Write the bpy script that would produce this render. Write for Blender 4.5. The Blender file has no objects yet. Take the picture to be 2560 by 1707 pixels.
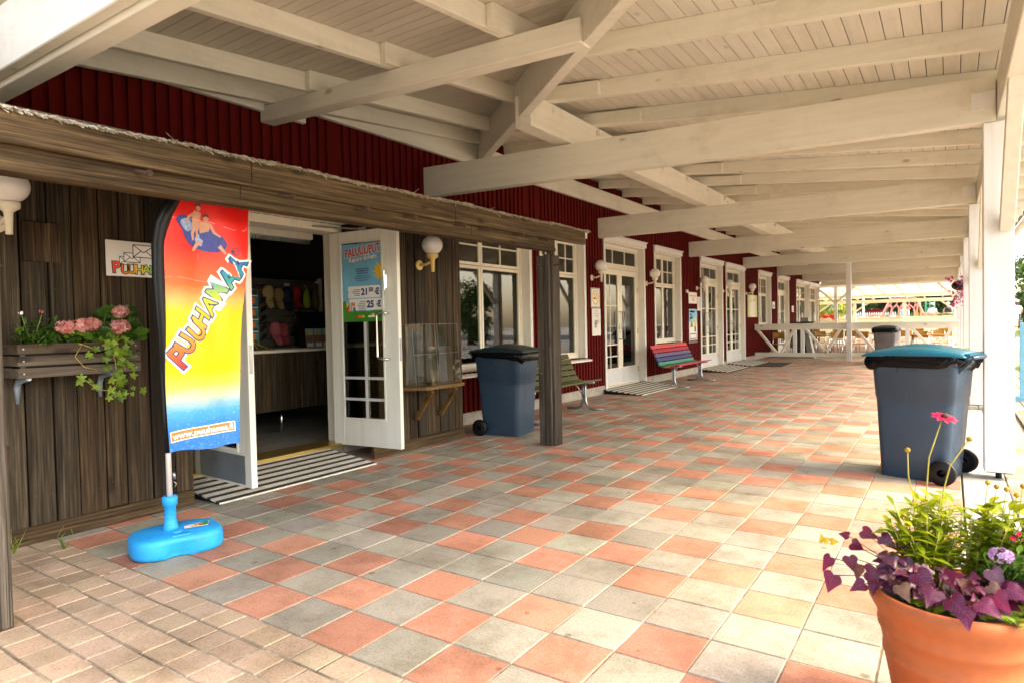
import bpy, bmesh, math, random
from mathutils import Vector, Matrix
random.seed(7)
S = bpy.context.scene
COL = S.collection
R = math.radians
# ---------------------------------------------------------------- camera
CAM_LOC = Vector((0.831, -2.341, 1.329))
YAW, PITCH, ROLL = .5993, -.0252, -.0214
fwd = Vector((-math.sin(YAW)*math.cos(PITCH), math.cos(YAW)*math.cos(PITCH), math.sin(PITCH)))
rt = Vector((math.cos(YAW), math.sin(YAW), 0)); up = rt.cross(fwd)
r2 = math.cos(ROLL)*rt + math.sin(ROLL)*up; u2 = -math.sin(ROLL)*rt + math.cos(ROLL)*up
camd = bpy.data.cameras.new('camera'); cam = bpy.data.objects.new('camera', camd); COL.objects.link(cam)
M = Matrix((r2, u2, -fwd)).transposed().to_4x4(); M.translation = CAM_LOC
cam.matrix_world = M
camd.sensor_width = 36; camd.lens = 1604.2/2560*36
camd.clip_start = .05; camd.clip_end = 600
camd.dof.use_dof = True; camd.dof.focus_distance = 5.5; camd.dof.aperture_fstop = 4.0
S.camera = cam
# ---------------------------------------------------------------- sky and sun
SUN_DIR = Vector((.80, .22, .92)).normalized()      # towards the sun: right of the porch and beyond
el = math.asin(SUN_DIR.z); az = math.atan2(SUN_DIR.x, SUN_DIR.y)
W = bpy.data.worlds.new('World'); S.world = W; W.use_nodes = True
nt = W.node_tree; nt.nodes.clear()
sky = nt.nodes.new('ShaderNodeTexSky'); sky.sky_type = 'NISHITA'; sky.sun_disc = False
sky.sun_elevation = el; sky.sun_rotation = az; sky.air_density = 1.0; sky.dust_density = 3.0; sky.ozone_density = .6
bg = nt.nodes.new('ShaderNodeBackground'); bg.inputs[1].default_value = .15
wo = nt.nodes.new('ShaderNodeOutputWorld')
nt.links.new(sky.outputs[0], bg.inputs[0]); nt.links.new(bg.outputs[0], wo.inputs[0])
sd = bpy.data.lights.new('sun', 'SUN'); sd.energy = .75; sd.angle = R(26); sd.color = (1, .93, .80)
so = bpy.data.objects.new('sun', sd); COL.objects.link(so)
so.rotation_euler = SUN_DIR.to_track_quat('Z', 'Y').to_euler()
so.location = (6, 6, 12)
S.view_settings.view_transform = 'Standard'; S.view_settings.look = 'None'
S.view_settings.exposure = 2.75; S.view_settings.gamma = 1
S.view_settings.use_white_balance = True; S.view_settings.white_balance_temperature = 7500; S.view_settings.white_balance_tint = 10
S.render.engine = 'CYCLES'
S.cycles.max_bounces = 8; S.cycles.diffuse_bounces = 5; S.cycles.transparent_max_bounces = 12
S.cycles.use_denoising = True
try: S.cycles.denoiser = 'OPENIMAGEDENOISE'
except Exception: pass
S.cycles.sample_clamp_indirect = 8
# ---------------------------------------------------------------- materials
def new_mat(name):
    m = bpy.data.materials.new(name); m.use_nodes = True
    t = m.node_tree; b = t.nodes['Principled BSDF']
    return m, t, b
def N(t, typ, **kw):
    n = t.nodes.new(typ)
    for k, v in kw.items(): setattr(n, k, v)
    return n
def ramp(t, stops, interp='LINEAR'):
    r = N(t, 'ShaderNodeValToRGB'); e = r.color_ramp; e.interpolation = interp
    while len(e.elements) < len(stops): e.elements.new(.5)
    for el_, (p, c) in zip(e.elements, stops):
        el_.position = p; el_.color = (*c, 1) if len(c) == 3 else c
    return r
def noise(t, vec, scale, detail=4, rough=.6):
    n = N(t, 'ShaderNodeTexNoise'); n.inputs['Scale'].default_value = scale
    n.inputs['Detail'].default_value = detail; n.inputs['Roughness'].default_value = rough
    if vec is not None: t.links.new(vec, n.inputs['Vector'])
    return n
def mixc(t, fac, a, b, mode='MIX'):
    m = N(t, 'ShaderNodeMix', data_type='RGBA', blend_type=mode)
    for inp, v in ((m.inputs[0], fac), (m.inputs[6], a), (m.inputs[7], b)):
        if hasattr(v, 'links'): t.links.new(v, inp)
        elif isinstance(v, (int, float)): inp.default_value = v
        else: inp.default_value = (*v, 1)
    return m.outputs[2]
def bump(t, b, h, strength=.3, dist=.01):
    n = N(t, 'ShaderNodeBump'); n.inputs['Strength'].default_value = strength; n.inputs['Distance'].default_value = dist
    t.links.new(h, n.inputs['Height']); t.links.new(n.outputs[0], b.inputs['Normal'])
def objco(t, scale=(1, 1, 1), island=True):
    tc = N(t, 'ShaderNodeTexCoord'); mp = N(t, 'ShaderNodeMapping')
    mp.inputs['Scale'].default_value = scale
    v = tc.outputs['Object']
    if island:
        g = N(t, 'ShaderNodeNewGeometry'); ml = N(t, 'ShaderNodeMath', operation='MULTIPLY'); ml.inputs[1].default_value = 37.0
        t.links.new(g.outputs['Random Per Island'], ml.inputs[0])
        ad = N(t, 'ShaderNodeVectorMath', operation='ADD')
        t.links.new(v, ad.inputs[0]); t.links.new(ml.outputs[0], ad.inputs[1]); v = ad.outputs[0]
    t.links.new(v, mp.inputs['Vector'])
    return mp.outputs[0]
def plain(name, c, rough=.5, metal=0, var=.12, scale=6, spec=None, bmp=0):
    m, t, b = new_mat(name)
    v = objco(t, island=False); n = noise(t, v, scale)
    r = ramp(t, [(.25, tuple(x*(1-var) for x in c)), (.75, tuple(min(1, x*(1+var)) for x in c))])
    t.links.new(n.outputs[0], r.inputs[0]); t.links.new(r.outputs[0], b.inputs['Base Color'])
    b.inputs['Roughness'].default_value = rough; b.inputs['Metallic'].default_value = metal
    if spec is not None: b.inputs['Specular IOR Level'].default_value = spec
    if bmp:
        n2 = noise(t, v, scale*8); bump(t, b, n2.outputs[0], bmp, .005)
    return m
def wood(name, dark, mid, light, axis, rough=.75, knots=True, contrast=1.0, bmp=.35, warm=None, rmin=(.62, .60, .58)):
    """sawn timber with its grain along one axis; every board (mesh island) differs"""
    m, t, b = new_mat(name)
    sc = {'X': (.5, 17, 17), 'Y': (17, .5, 17), 'Z': (17, 17, .5)}[axis]
    v = objco(t, sc)
    n = noise(t, v, 3.0, 8, .65)
    fine = noise(t, v, 14.0, 5, .7)
    r = ramp(t, [(.28, dark), (.5, mid), (.74, light)])
    t.links.new(n.outputs[0], r.inputs[0])
    c = mixc(t, .5, r.outputs[0], fine.outputs[1], 'OVERLAY') if False else r.outputs[0]
    rf = ramp(t, [(.35, (.45, .45, .45)), (.6, (1, 1, 1))]); t.links.new(fine.outputs[0], rf.inputs[0])
    c = mixc(t, .65*contrast, c, rf.outputs[0], 'MULTIPLY')
    g = N(t, 'ShaderNodeNewGeometry')
    ri = ramp(t, [(0, rmin), (.5, (1, .98, .95)), (1, (1.0, .86, .70) if warm is None else warm)])
    t.links.new(g.outputs['Random Per Island'], ri.inputs[0])
    c = mixc(t, .9, c, ri.outputs[0], 'MULTIPLY')
    if contrast >= 1:      # drying cracks
        cr = noise(t, objco(t, tuple(x*1.6 if x > 1 else x*.5 for x in sc)), 6.0, 3, .5); rc = ramp(t, [(.36, (.14, .11, .08)), (.43, (1, 1, 1))]); t.links.new(cr.outputs[0], rc.inputs[0])
        c = mixc(t, .8, c, rc.outputs[0], 'MULTIPLY')
    if knots:
        sk = {'X': (.35, 1, 1), 'Y': (1, .35, 1), 'Z': (1, 1, .35)}[axis]
        vk = objco(t, sk); vo = N(t, 'ShaderNodeTexVoronoi'); vo.inputs['Scale'].default_value = 5.5
        t.links.new(vk, vo.inputs['Vector'])
        rk = ramp(t, [(.07, (.16, .11, .07)), (.15, (1, 1, 1))]); t.links.new(vo.outputs['Distance'], rk.inputs[0])
        c = mixc(t, .75, c, rk.outputs[0], 'MULTIPLY')
        ls = noise(t, objco(t, tuple(x*.25 for x in sc)), 1.2, 3)
        rl = ramp(t, [(.50, (1, 1, 1)), (.66, (.42, .30, .19))]); t.links.new(ls.outputs[0], rl.inputs[0])
        c = mixc(t, .8, c, rl.outputs[0], 'MULTIPLY')
    t.links.new(c, b.inputs['Base Color'])
    b.inputs['Roughness'].default_value = rough; b.inputs['Specular IOR Level'].default_value = .25
    bump(t, b, n.outputs[0], bmp, .006)
    return m
def paint(name, c, axis='X', knots=.35, rough=.45, dirt=.25, spec=.4):
    """painted timber: faint grain, knots bleeding through, drips and wear"""
    m, t, b = new_mat(name)
    sc = {'X': (.4, 6, 6), 'Y': (6, .4, 6), 'Z': (6, 6, .4)}[axis]
    v = objco(t, sc); n = noise(t, v, 3, 6, .6)
    r = ramp(t, [(.3, tuple(x*.90 for x in c)), (.6, c)]); t.links.new(n.outputs[0], r.inputs[0])
    cc = r.outputs[0]
    g = N(t, 'ShaderNodeNewGeometry')
    ri = ramp(t, [(0, (.90, .89, .87)), (1, (1, 1, 1))]); t.links.new(g.outputs['Random Per Island'], ri.inputs[0])
    cc = mixc(t, 1, cc, ri.outputs[0], 'MULTIPLY')
    if knots:
        vk = objco(t, {'X': (.5, 1, 1), 'Y': (1, .5, 1), 'Z': (1, 1, .5)}[axis])
        vo = N(t, 'ShaderNodeTexVoronoi'); vo.inputs['Scale'].default_value = 3.1
        t.links.new(vk, vo.inputs['Vector'])
        n2 = noise(t, vk, 22, 4); ad = N(t, 'ShaderNodeMath', operation='MULTIPLY_ADD'); ad.inputs[1].default_value = .10
        t.links.new(n2.outputs[0], ad.inputs[0]); t.links.new(vo.outputs['Distance'], ad.inputs[2])
        rk = ramp(t, [(.09, (.42, .34, .22)), (.14, (1, 1, 1))]); t.links.new(ad.outputs[0], rk.inputs[0])
        cc = mixc(t, knots, cc, rk.outputs[0], 'MULTIPLY')
    if dirt:
        d = noise(t, objco(t, (1, 1, 1)), 2.2, 7, .75)
        rd = ramp(t, [(.52, (1, 1, 1)), (.72, (.58, .50, .38))]); t.links.new(d.outputs[0], rd.inputs[0])
        cc = mixc(t, dirt, cc, rd.outputs[0], 'MULTIPLY')
    t.links.new(cc, b.inputs['Base Color']); b.inputs['Roughness'].default_value = rough; b.inputs['Specular IOR Level'].default_value = spec
    bump(t, b, n.outputs[0], .12, .004)
    return m
BOUNCE_WHITE = (.80, .765, .645)  # white paint with the warm bounce off the floor put into its colour
mt = {}
mt['whiteX'] = paint('bounce_lit_white_across', BOUNCE_WHITE, 'X', .7, dirt=.35)
mt['whiteY'] = paint('bounce_lit_white_along', BOUNCE_WHITE, 'Y', .7, dirt=.35)
mt['whiteZ'] = paint('white_paint_upright', (.84, .83, .80), 'Z', .1, dirt=.12)  # cooler, lighter copy of the white paint: outdoor light put into the colour
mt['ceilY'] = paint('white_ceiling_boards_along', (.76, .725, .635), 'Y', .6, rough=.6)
mt['ceilX'] = paint('shaded_ceiling_boards_across', (.58, .54, .455), 'X', .6, rough=.6)  # same ceiling white, darkened: the end slope's dimmer light put into the colour
mt['frame'] = paint('cream_window_paint', (.82, .76, .63), 'Z', 0, .35, dirt=.15)
mt['trim'] = paint('white_trim_paint', (.80, .77, .70), 'Z', .1, .45)
mt['door'] = paint('white_door_paint', (.80, .79, .70), 'Z', 0, .3, dirt=.1)
mt['kick'] = plain('grey_kick_plate', (.22, .24, .26), .35, .3, .12, 9)
mt['kickw'] = plain('pale_kick_plate', (.62, .62, .60), .4, .1, .08, 9)
mt['red'] = paint('barn_red_boards', (.115, .0055, .004), 'Z', 0, .85, dirt=.45, spec=.12)
mt['wz'] = wood('weathered_boards_upright', (.013, .0095, .006), (.068, .050, .029), (.18, .142, .092), 'Z', rmin=(.30, .28, .26), warm=(1, .80, .56))
mt['wy'] = wood('weathered_beam_along', (.018, .012, .006), (.082, .058, .031), (.20, .155, .092), 'Y', warm=(1, .80, .55), rmin=(.5, .47, .43))
mt['wpost'] = wood('weathered_post_grey', (.028, .023, .018), (.095, .080, .062), (.20, .175, .14), 'Z', warm=(.95, .92, .9))
mt['shelfwood'] = wood('oiled_shelf_timber', (.08, .045, .014), (.17, .10, .035), (.27, .175, .065), 'Y', .55)
mt['planter'] = wood('grey_planter_boards', (.05, .042, .034), (.11, .093, .075), (.17, .15, .125), 'Y', .6, contrast=.5)
mt['plinth'] = plain('concrete_plinth', (.36, .32, .26), .9, 0, .25, 7, bmp=.3)
mt['chrome'] = plain('chrome', (.75, .74, .72), .15, 1, .05)
mt['steel'] = plain('galvanised_steel', (.36, .38, .38), .38, .85, .15, 12)
mt['blusteel'] = plain('zinc_bracket', (.35, .45, .55), .35, .6, .12)
mt['rust'] = plain('rusty_iron', (.085, .045, .03), .8, .3, .4, 30, bmp=.4)
mt['brass'] = plain('brass', (.6, .42, .13), .35, .9)
mt['black'] = plain('black_plastic', (.006, .006, .0065), .45, 0, .2, spec=.3)
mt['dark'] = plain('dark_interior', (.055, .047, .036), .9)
mt['darkfloor'] = plain('interior_floor_tiles', (.26, .235, .19), .35, 0, .2, 3)
mt['black_bag'] = plain('black_bin_liner', (.004, .004, .005), .22, 0, .3, 20, .18)
mt['paper'] = plain('white_paper', (.78, .75, .70), .7, 0, .04)
mt['ink'] = plain('black_ink', (.015, .015, .02), .6)
mt['yellow'] = plain('yellow_ink', (.85, .52, .02), .55)
mt['redink'] = plain('red_ink', (.62, .02, .02), .5)
mt['navy'] = plain('navy_ink', (.01, .035, .14), .5)
mt['orange'] = plain('orange_ink', (.90, .20, .03), .5)
mt['skyink'] = plain('sky_blue_ink', (.17, .48, .68), .45)
mt['greenink'] = plain('green_ink', (.05, .26, .03), .45)
mt['teal'] = plain('teal_ink', (.02, .25, .30), .45)
mt['whiteink'] = plain('white_ink', (.85, .84, .82), .5, 0, .02)
mt['skin'] = plain('skin_print', (.62, .30, .19), .5)
mt['brownhair'] = plain('brown_print', (.10, .04, .02), .5)
mt['soil'] = plain('potting_soil', (.03, .022, .015), .95, 0, .4, 40)
def scuffed(name, c, rough, scuff, amount=.5, scale=5, dirt=(.20, .17, .12)):
    """moulded plastic or clay with scratches, faded patches and dried splashes"""
    m, t, b = new_mat(name); v = objco(t, island=False)
    n = noise(t, v, scale, 6, .65); r = ramp(t, [(.3, tuple(x*.82 for x in c)), (.7, tuple(min(1, x*1.12) for x in c))]); t.links.new(n.outputs[0], r.inputs[0])
    n2 = noise(t, objco(t, (1, 1, .35), False), scale*4, 9, .8); r2_ = ramp(t, [(.60, (0, 0, 0)), (.70, (1, 1, 1))]); t.links.new(n2.outputs[0], r2_.inputs[0])
    cc = mixc(t, mixc(t, 1, r2_.outputs[0], (amount,)*3, 'MULTIPLY'), r.outputs[0], scuff)
    n3 = noise(t, v, scale*.7, 9, .75); r3 = ramp(t, [(.58, (0, 0, 0)), (.74, (1, 1, 1))]); t.links.new(n3.outputs[0], r3.inputs[0])
    cc = mixc(t, mixc(t, 1, r3.outputs[0], (amount*.8,)*3, 'MULTIPLY'), cc, dirt)
    t.links.new(cc, b.inputs['Base Color'])
    rr = ramp(t, [(.3, (rough*.8,)*3), (.7, (min(1, rough*1.5),)*3)]); t.links.new(n2.outputs[0], rr.inputs[0]); t.links.new(rr.outputs[0], b.inputs['Roughness'])
    bump(t, b, n2.outputs[0], .08, .003)
    return m
def glass_mat(name, tint=(.9, .95, .93), refl=.12, through=.88):
    m, t, b = new_mat(name); t.nodes.remove(b)
    tr = N(t, 'ShaderNodeBsdfTransparent'); tr.inputs[0].default_value = (*tint, 1)
    gl = N(t, 'ShaderNodeBsdfGlossy'); gl.inputs['Roughness'].default_value = .02
    fr = N(t, 'ShaderNodeFresnel'); fr.inputs[0].default_value = 1.5
    ad = N(t, 'ShaderNodeMath', operation='MULTIPLY_ADD', use_clamp=True); ad.inputs[1].default_value = 1.0 if through > .5 else .08; ad.inputs[2].default_value = refl
    t.links.new(fr.outputs[0], ad.inputs[0])
    mx = N(t, 'ShaderNodeMixShader'); t.links.new(ad.outputs[0], mx.inputs[0])
    t.links.new(tr.outputs[0], mx.inputs[1]); t.links.new(gl.outputs[0], mx.inputs[2])
    t.links.new(mx.outputs[0], t.nodes['Material Output'].inputs[0])
    return m
mt['glass'] = glass_mat('window_glass', (.84, .84, .74), .04)
mt['acrylic'] = glass_mat('clear_acrylic', (.975, .98, .97), .0, .3)
def opal():
    m, t, b = new_mat('opal_globe'); b.inputs['Base Color'].default_value = (.80, .77, .72, 1)
    b.inputs['Roughness'].default_value = .18; b.inputs['Subsurface Weight'].default_value = .25
    b.inputs['Subsurface Radius'].default_value = (.05, .05, .05)
    return m
mt['opal'] = opal()
mt['lampwhite'] = plain('cream_lamp_fitting', (.80, .74, .58), .4, 0, .05)
mt['lampyellow'] = plain('yellowed_lamp_fitting', (.80, .58, .20), .4, 0, .08)
def leaf_mat(name, dark, light, trans=.45, rough=.45):
    m, t, b = new_mat(name)
    g = N(t, 'ShaderNodeNewGeometry')
    r = ramp(t, [(0, dark), (1, light)]); t.links.new(g.outputs['Random Per Island'], r.inputs[0])
    n = noise(t, objco(t, island=False), 30); rn = ramp(t, [(.3, (.75, .75, .75)), (.7, (1, 1, 1))]); t.links.new(n.outputs[0], rn.inputs[0])
    c = mixc(t, 1, r.outputs[0], rn.outputs[0], 'MULTIPLY')
    t.links.new(c, b.inputs['Base Color']); b.inputs['Roughness'].default_value = rough
    tl = N(t, 'ShaderNodeBsdfTranslucent'); t.links.new(c, tl.inputs[0])
    mx = N(t, 'ShaderNodeMixShader'); mx.inputs[0].default_value = trans
    t.links.new(b.outputs[0], mx.inputs[1]); t.links.new(tl.outputs[0], mx.inputs[2])
    t.links.new(mx.outputs[0], t.nodes['Material Output'].inputs[0])
    return m
# ---------------------------------------------------------------- mesh builder
class MB:
    def __init__(s): s.v, s.f, s.m, s.sm, s.uv = [], [], [], [], []
    def add(s, vs, fs, mi=0, smooth=False):
        o = len(s.v); s.v += [tuple(p) for p in vs]
        for f in fs: s.f.append(tuple(i+o for i in f)); s.m.append(mi); s.sm.append(smooth)
        return s
    def box(s, x0, x1, y0, y1, z0, z1, mi=0):
        x0, x1 = min(x0, x1), max(x0, x1); y0, y1 = min(y0, y1), max(y0, y1); z0, z1 = min(z0, z1), max(z0, z1)
        return s.add([(x0,y0,z0),(x1,y0,z0),(x1,y1,z0),(x0,y1,z0),(x0,y0,z1),(x1,y0,z1),(x1,y1,z1),(x0,y1,z1)],
                     [(0,3,2,1),(4,5,6,7),(0,1,5,4),(1,2,6,5),(2,3,7,6),(3,0,4,7)], mi)
    def hexa(s, pts, mi=0):   # 8 points: 4 bottom ccw, 4 top ccw
        return s.add(pts, [(0,3,2,1),(4,5,6,7),(0,1,5,4),(1,2,6,5),(2,3,7,6),(3,0,4,7)], mi)
    def beam(s, p, q, w, h, upv=(0, 0, 1), mi=0, top=False):
        """bar from p to q; w across, h along upv; top=True: p,q are on the bottom face"""
        p, q, upv = Vector(p), Vector(q), Vector(upv)
        d = (q-p).normalized(); sd_ = d.cross(upv).normalized(); u = sd_.cross(d).normalized()
        a, b = (0, h) if top else (-h/2, h/2)
        P = []
        for z in (a, b):
            for e, sg in ((p, -1), (q, -1), (q, 1), (p, 1)): P.append(e + sd_*(sg*w/2) + u*z)
        return s.add(P, [(0,1,2,3),(4,7,6,5),(0,4,5,1),(1,5,6,2),(2,6,7,3),(3,7,4,0)], mi)
    def tube(s, path, r, n=8, mi=0, caps=True, smooth=True):
        path = [Vector(p) for p in path]; rr = r if isinstance(r, (list, tuple)) else [r]*len(path)
        vs, fs = [], []; prev = None
        for i, p in enumerate(path):
            d = (path[min(i+1, len(path)-1)] - path[max(i-1, 0)]).normalized()
            a = prev if prev is not None else (Vector((0,0,1)) if abs(d.z) < .9 else Vector((1,0,0)))
            x = (a - d*a.dot(d)).normalized(); y = d.cross(x); prev = x
            for k in range(n):
                t = 2*math.pi*k/n; vs.append(p + (x*math.cos(t)+y*math.sin(t))*rr[i])
        for i in range(len(path)-1):
            for k in range(n):
                k2 = (k+1) % n; fs.append((i*n+k, i*n+k2, (i+1)*n+k2, (i+1)*n+k))
        s.add(vs, fs, mi, smooth)
        if caps:
            o = len(s.v)-len(vs)
            s.f.append(tuple(o+k for k in reversed(range(n)))); s.m.append(mi); s.sm.append(False)
            s.f.append(tuple(o+(len(path)-1)*n+k for k in range(n))); s.m.append(mi); s.sm.append(False)
        return s
    def lathe(s, prof, c=(0,0,0), n=24, mi=0, smooth=True, mat=None):
        vs, fs = [], []
        for r, z in prof:
            for k in range(n):
                t = 2*math.pi*k/n; p = Vector((r*math.cos(t), r*math.sin(t), z))
                if mat: p = mat @ p
                vs.append(p + Vector(c))
        for i in range(len(prof)-1):
            for k in range(n):
                k2 = (k+1) % n; fs.append((i*n+k, i*n+k2, (i+1)*n+k2, (i+1)*n+k))
        return s.add(vs, fs, mi, smooth)
    def grid(s, fn, nu, nv, mi=0, smooth=True):
        vs = [fn(i/nu, j/nv) for j in range(nv+1) for i in range(nu+1)]
        fs = [(j*(nu+1)+i, j*(nu+1)+i+1, (j+1)*(nu+1)+i+1, (j+1)*(nu+1)+i) for j in range(nv) for i in range(nu)]
        return s.add(vs, fs, mi, smooth)
    def prism(s, pts, off, mi=0):
        """polygon pts (3D) extruded by vector off"""
        n = len(pts); o = Vector(off); P = [Vector(p) for p in pts]
        return s.add(P+[p+o for p in P], [tuple(reversed(range(n))), tuple(range(n, 2*n))]+[(i, (i+1) % n, n+(i+1) % n, n+i) for i in range(n)], mi)
    def sphere(s, c, r, nu=20, nv=12, mi=0, sc=(1,1,1)):
        prof = [(r*math.sin(math.pi*j/nv), -r*math.cos(math.pi*j/nv)) for j in range(nv+1)]
        prof[0] = (1e-4, -r); prof[-1] = (1e-4, r)
        return s.lathe(prof, c, nu, mi, True, Matrix.Diagonal((*sc, 1)).to_3x3())
    def build(s, name, mats, parent=None, bevel=0, seg=1, sub=0, solid=0):
        me = bpy.data.meshes.new(name); me.from_pydata(s.v, [], s.f)
        if not isinstance(mats, (list, tuple)): mats = [mats]
        for m in mats: me.materials.append(mt[m] if isinstance(m, str) else m)
        me.polygons.foreach_set('material_index', s.m); me.polygons.foreach_set('use_smooth', s.sm)
        me.update()
        if len(s.uv) == len(s.v) and s.v:
            ul_ = me.uv_layers.new(name='UVMap'); ul_.data.foreach_set('uv', [c for l in me.loops for c in s.uv[l.vertex_index]])
        o = bpy.data.objects.new(name, me); COL.objects.link(o)
        if parent is not None: attach(o, parent)
        if solid:
            md = o.modifiers.new('solid', 'SOLIDIFY'); md.thickness = solid; md.offset = 0
        if bevel:
            md = o.modifiers.new('bevel', 'BEVEL'); md.width = bevel; md.segments = seg; md.limit_method = 'ANGLE'; md.angle_limit = R(40)
        if sub:
            md = o.modifiers.new('sub', 'SUBSURF'); md.levels = sub; md.render_levels = sub
        return o
def attach(o, parent):
    o.parent = parent
    if parent.parent is None:
        o.matrix_parent_inverse = Matrix.LocRotScale(parent.location, parent.rotation_euler, None).inverted()
def thing(name, label, cat, loc=(0,0,0), rot=0, group=None, scale=1):
    o = bpy.data.objects.new(name, None); COL.objects.link(o); o.location = loc; o.rotation_euler = (0, 0, rot)
    o.empty_display_size = .1
    o['label'] = label; o['category'] = cat
    if group: o['group'] = group
    return o
def tag(o, label=None, cat=None, group=None, kind=None):
    if label: o['label'] = label
    if cat: o['category'] = cat
    if group: o['group'] = group
    if kind: o['kind'] = kind
    return o
def kids(o): return [c for c in COL.objects if c.parent == o]
def dup(root, loc, rot=None, label=None, scale=None):
    r = root.copy(); COL.objects.link(r); r.location = loc
    if rot is not None: r.rotation_euler = (0, 0, rot)
    if label: r['label'] = label
    if scale: r.scale = scale
    for ch in kids(root):
        c = ch.copy(); COL.objects.link(c); c.parent = r
        for g in kids(ch):
            d = g.copy(); COL.objects.link(d); d.parent = c
    return r
# flat lettering: returns 2D verts and faces of a word set in the built-in font
def glyphs(txt, size=1.0, bold=0.0, align='LEFT', shear=0.0, spacing=1.0):
    cu = bpy.data.curves.new('lettering', 'FONT'); cu.body = txt; cu.size = size; cu.offset = bold; cu.align_x = align
    cu.shear = shear; cu.space_character = spacing; cu.resolution_u = 3; cu.fill_mode = 'FRONT'
    o = bpy.data.objects.new('lettering', cu); COL.objects.link(o)
    bpy.context.view_layer.update()
    me = bpy.data.meshes.new_from_object(o.evaluated_get(bpy.context.evaluated_depsgraph_get()))
    vs = [(v.co.x, v.co.y) for v in me.vertices]; fs = [tuple(p.vertices) for p in me.polygons]
    bpy.data.objects.remove(o); bpy.data.curves.remove(cu); bpy.data.meshes.remove(me)
    return vs, fs
def put(mb, g, fn, mi=0):
    vs, fs = g; mb.add([fn(x, y) for x, y in vs], fs, mi)
# ================================================================ ground
T = .30
def ground_mat():
    m, t, b = new_mat('pale_outdoor_paving')
    v = objco(t, island=False)
    br = N(t, 'ShaderNodeTexBrick'); br.inputs['Scale'].default_value = 1; br.inputs['Brick Width'].default_value = .6; br.inputs['Row Height'].default_value = .6
    br.inputs['Mortar Size'].default_value = .008; br.offset = 0
    br.inputs[1].default_value = (.42, .38, .31, 1); br.inputs[2].default_value = (.36, .33, .28, 1); br.inputs[3].default_value = (.14, .12, .09, 1)
    t.links.new(v, br.inputs[0]); n = noise(t, v, 1.3, 8, .7); r = ramp(t, [(.3, (.7, .68, .65)), (.7, (1, 1, 1))]); t.links.new(n.outputs[0], r.inputs[0])
    t.links.new(mixc(t, 1, br.outputs[0], r.outputs[0], 'MULTIPLY'), b.inputs['Base Color']); b.inputs['Roughness'].default_value = .9
    return m
mt['ground'] = ground_mat()
g = MB().add([(-150,-60,-.035),(150,-60,-.035),(150,350,-.035),(-150,350,-.035)], [(0,1,2,3)]).build('ground', 'ground'); tag(g, kind='structure')
def tile_mat(name, jointed=True):
    m, t, b = new_mat(name)
    a = N(t, 'ShaderNodeVertexColor', layer_name='Col')
    v = objco(t, island=False)
    n1 = noise(t, v, 95, 5, .85); r1 = ramp(t, [(.34, (.50, .48, .44)), (.5, (1, 1, 1)), (.70, (1.16, 1.14, 1.1))]); t.links.new(n1.outputs[0], r1.inputs[0])
    c = mixc(t, .85, a.outputs[0], r1.outputs[0], 'MULTIPLY')
    n2 = noise(t, v, 1.7, 9, .72); r2_ = ramp(t, [(.36, (.46, .42, .34)), (.55, (1, 1, 1))]); t.links.new(n2.outputs[0], r2_.inputs[0])
    c = mixc(t, .7, c, r2_.outputs[0], 'MULTIPLY')
    n3 = noise(t, v, 7, 8, .8); r3 = ramp(t, [(.60, (0, 0, 0)), (.74, (1, 1, 1))]); t.links.new(n3.outputs[0], r3.inputs[0])
    c = mixc(t, mixc(t, 1, r3.outputs[0], (.45, .45, .45), 'MULTIPLY'), c, (.62, .56, .46))     # chalky bloom
    n4 = noise(t, v, 3.1, 6, .7); r4 = ramp(t, [(.63, (0, 0, 0)), (.75, (1, 1, 1))]); t.links.new(n4.outputs[0], r4.inputs[0])
    c = mixc(t, mixc(t, 1, r4.outputs[0], (.4, .4, .4), 'MULTIPLY'), c, (.30, .20, .08))         # rusty stains
    vo = N(t, 'ShaderNodeTexVoronoi'); vo.inputs['Scale'].default_value = 3.4; t.links.new(v, vo.inputs['Vector'])
    n5 = noise(t, v, 40, 3); ma = N(t, 'ShaderNodeMath', operation='MULTIPLY_ADD'); ma.inputs[1].default_value = .05
    t.links.new(n5.outputs[0], ma.inputs[0]); t.links.new(vo.outputs['Distance'], ma.inputs[2])
    r5 = ramp(t, [(.07, (.30, .26, .21)), (.10, (1, 1, 1))]); t.links.new(ma.outputs[0], r5.inputs[0])
    c = mixc(t, .6, c, r5.outputs[0], 'MULTIPLY')                                                  # spots of spilt drink and gum
    t.links.new(c, b.inputs['Base Color']); b.inputs['Roughness'].default_value = .82; b.inputs['Specular IOR Level'].default_value = .3
    bump(t, b, n1.outputs[0], .35, .003)
    return m
mt['tile'] = tile_mat('concrete_tiles'); 
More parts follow.
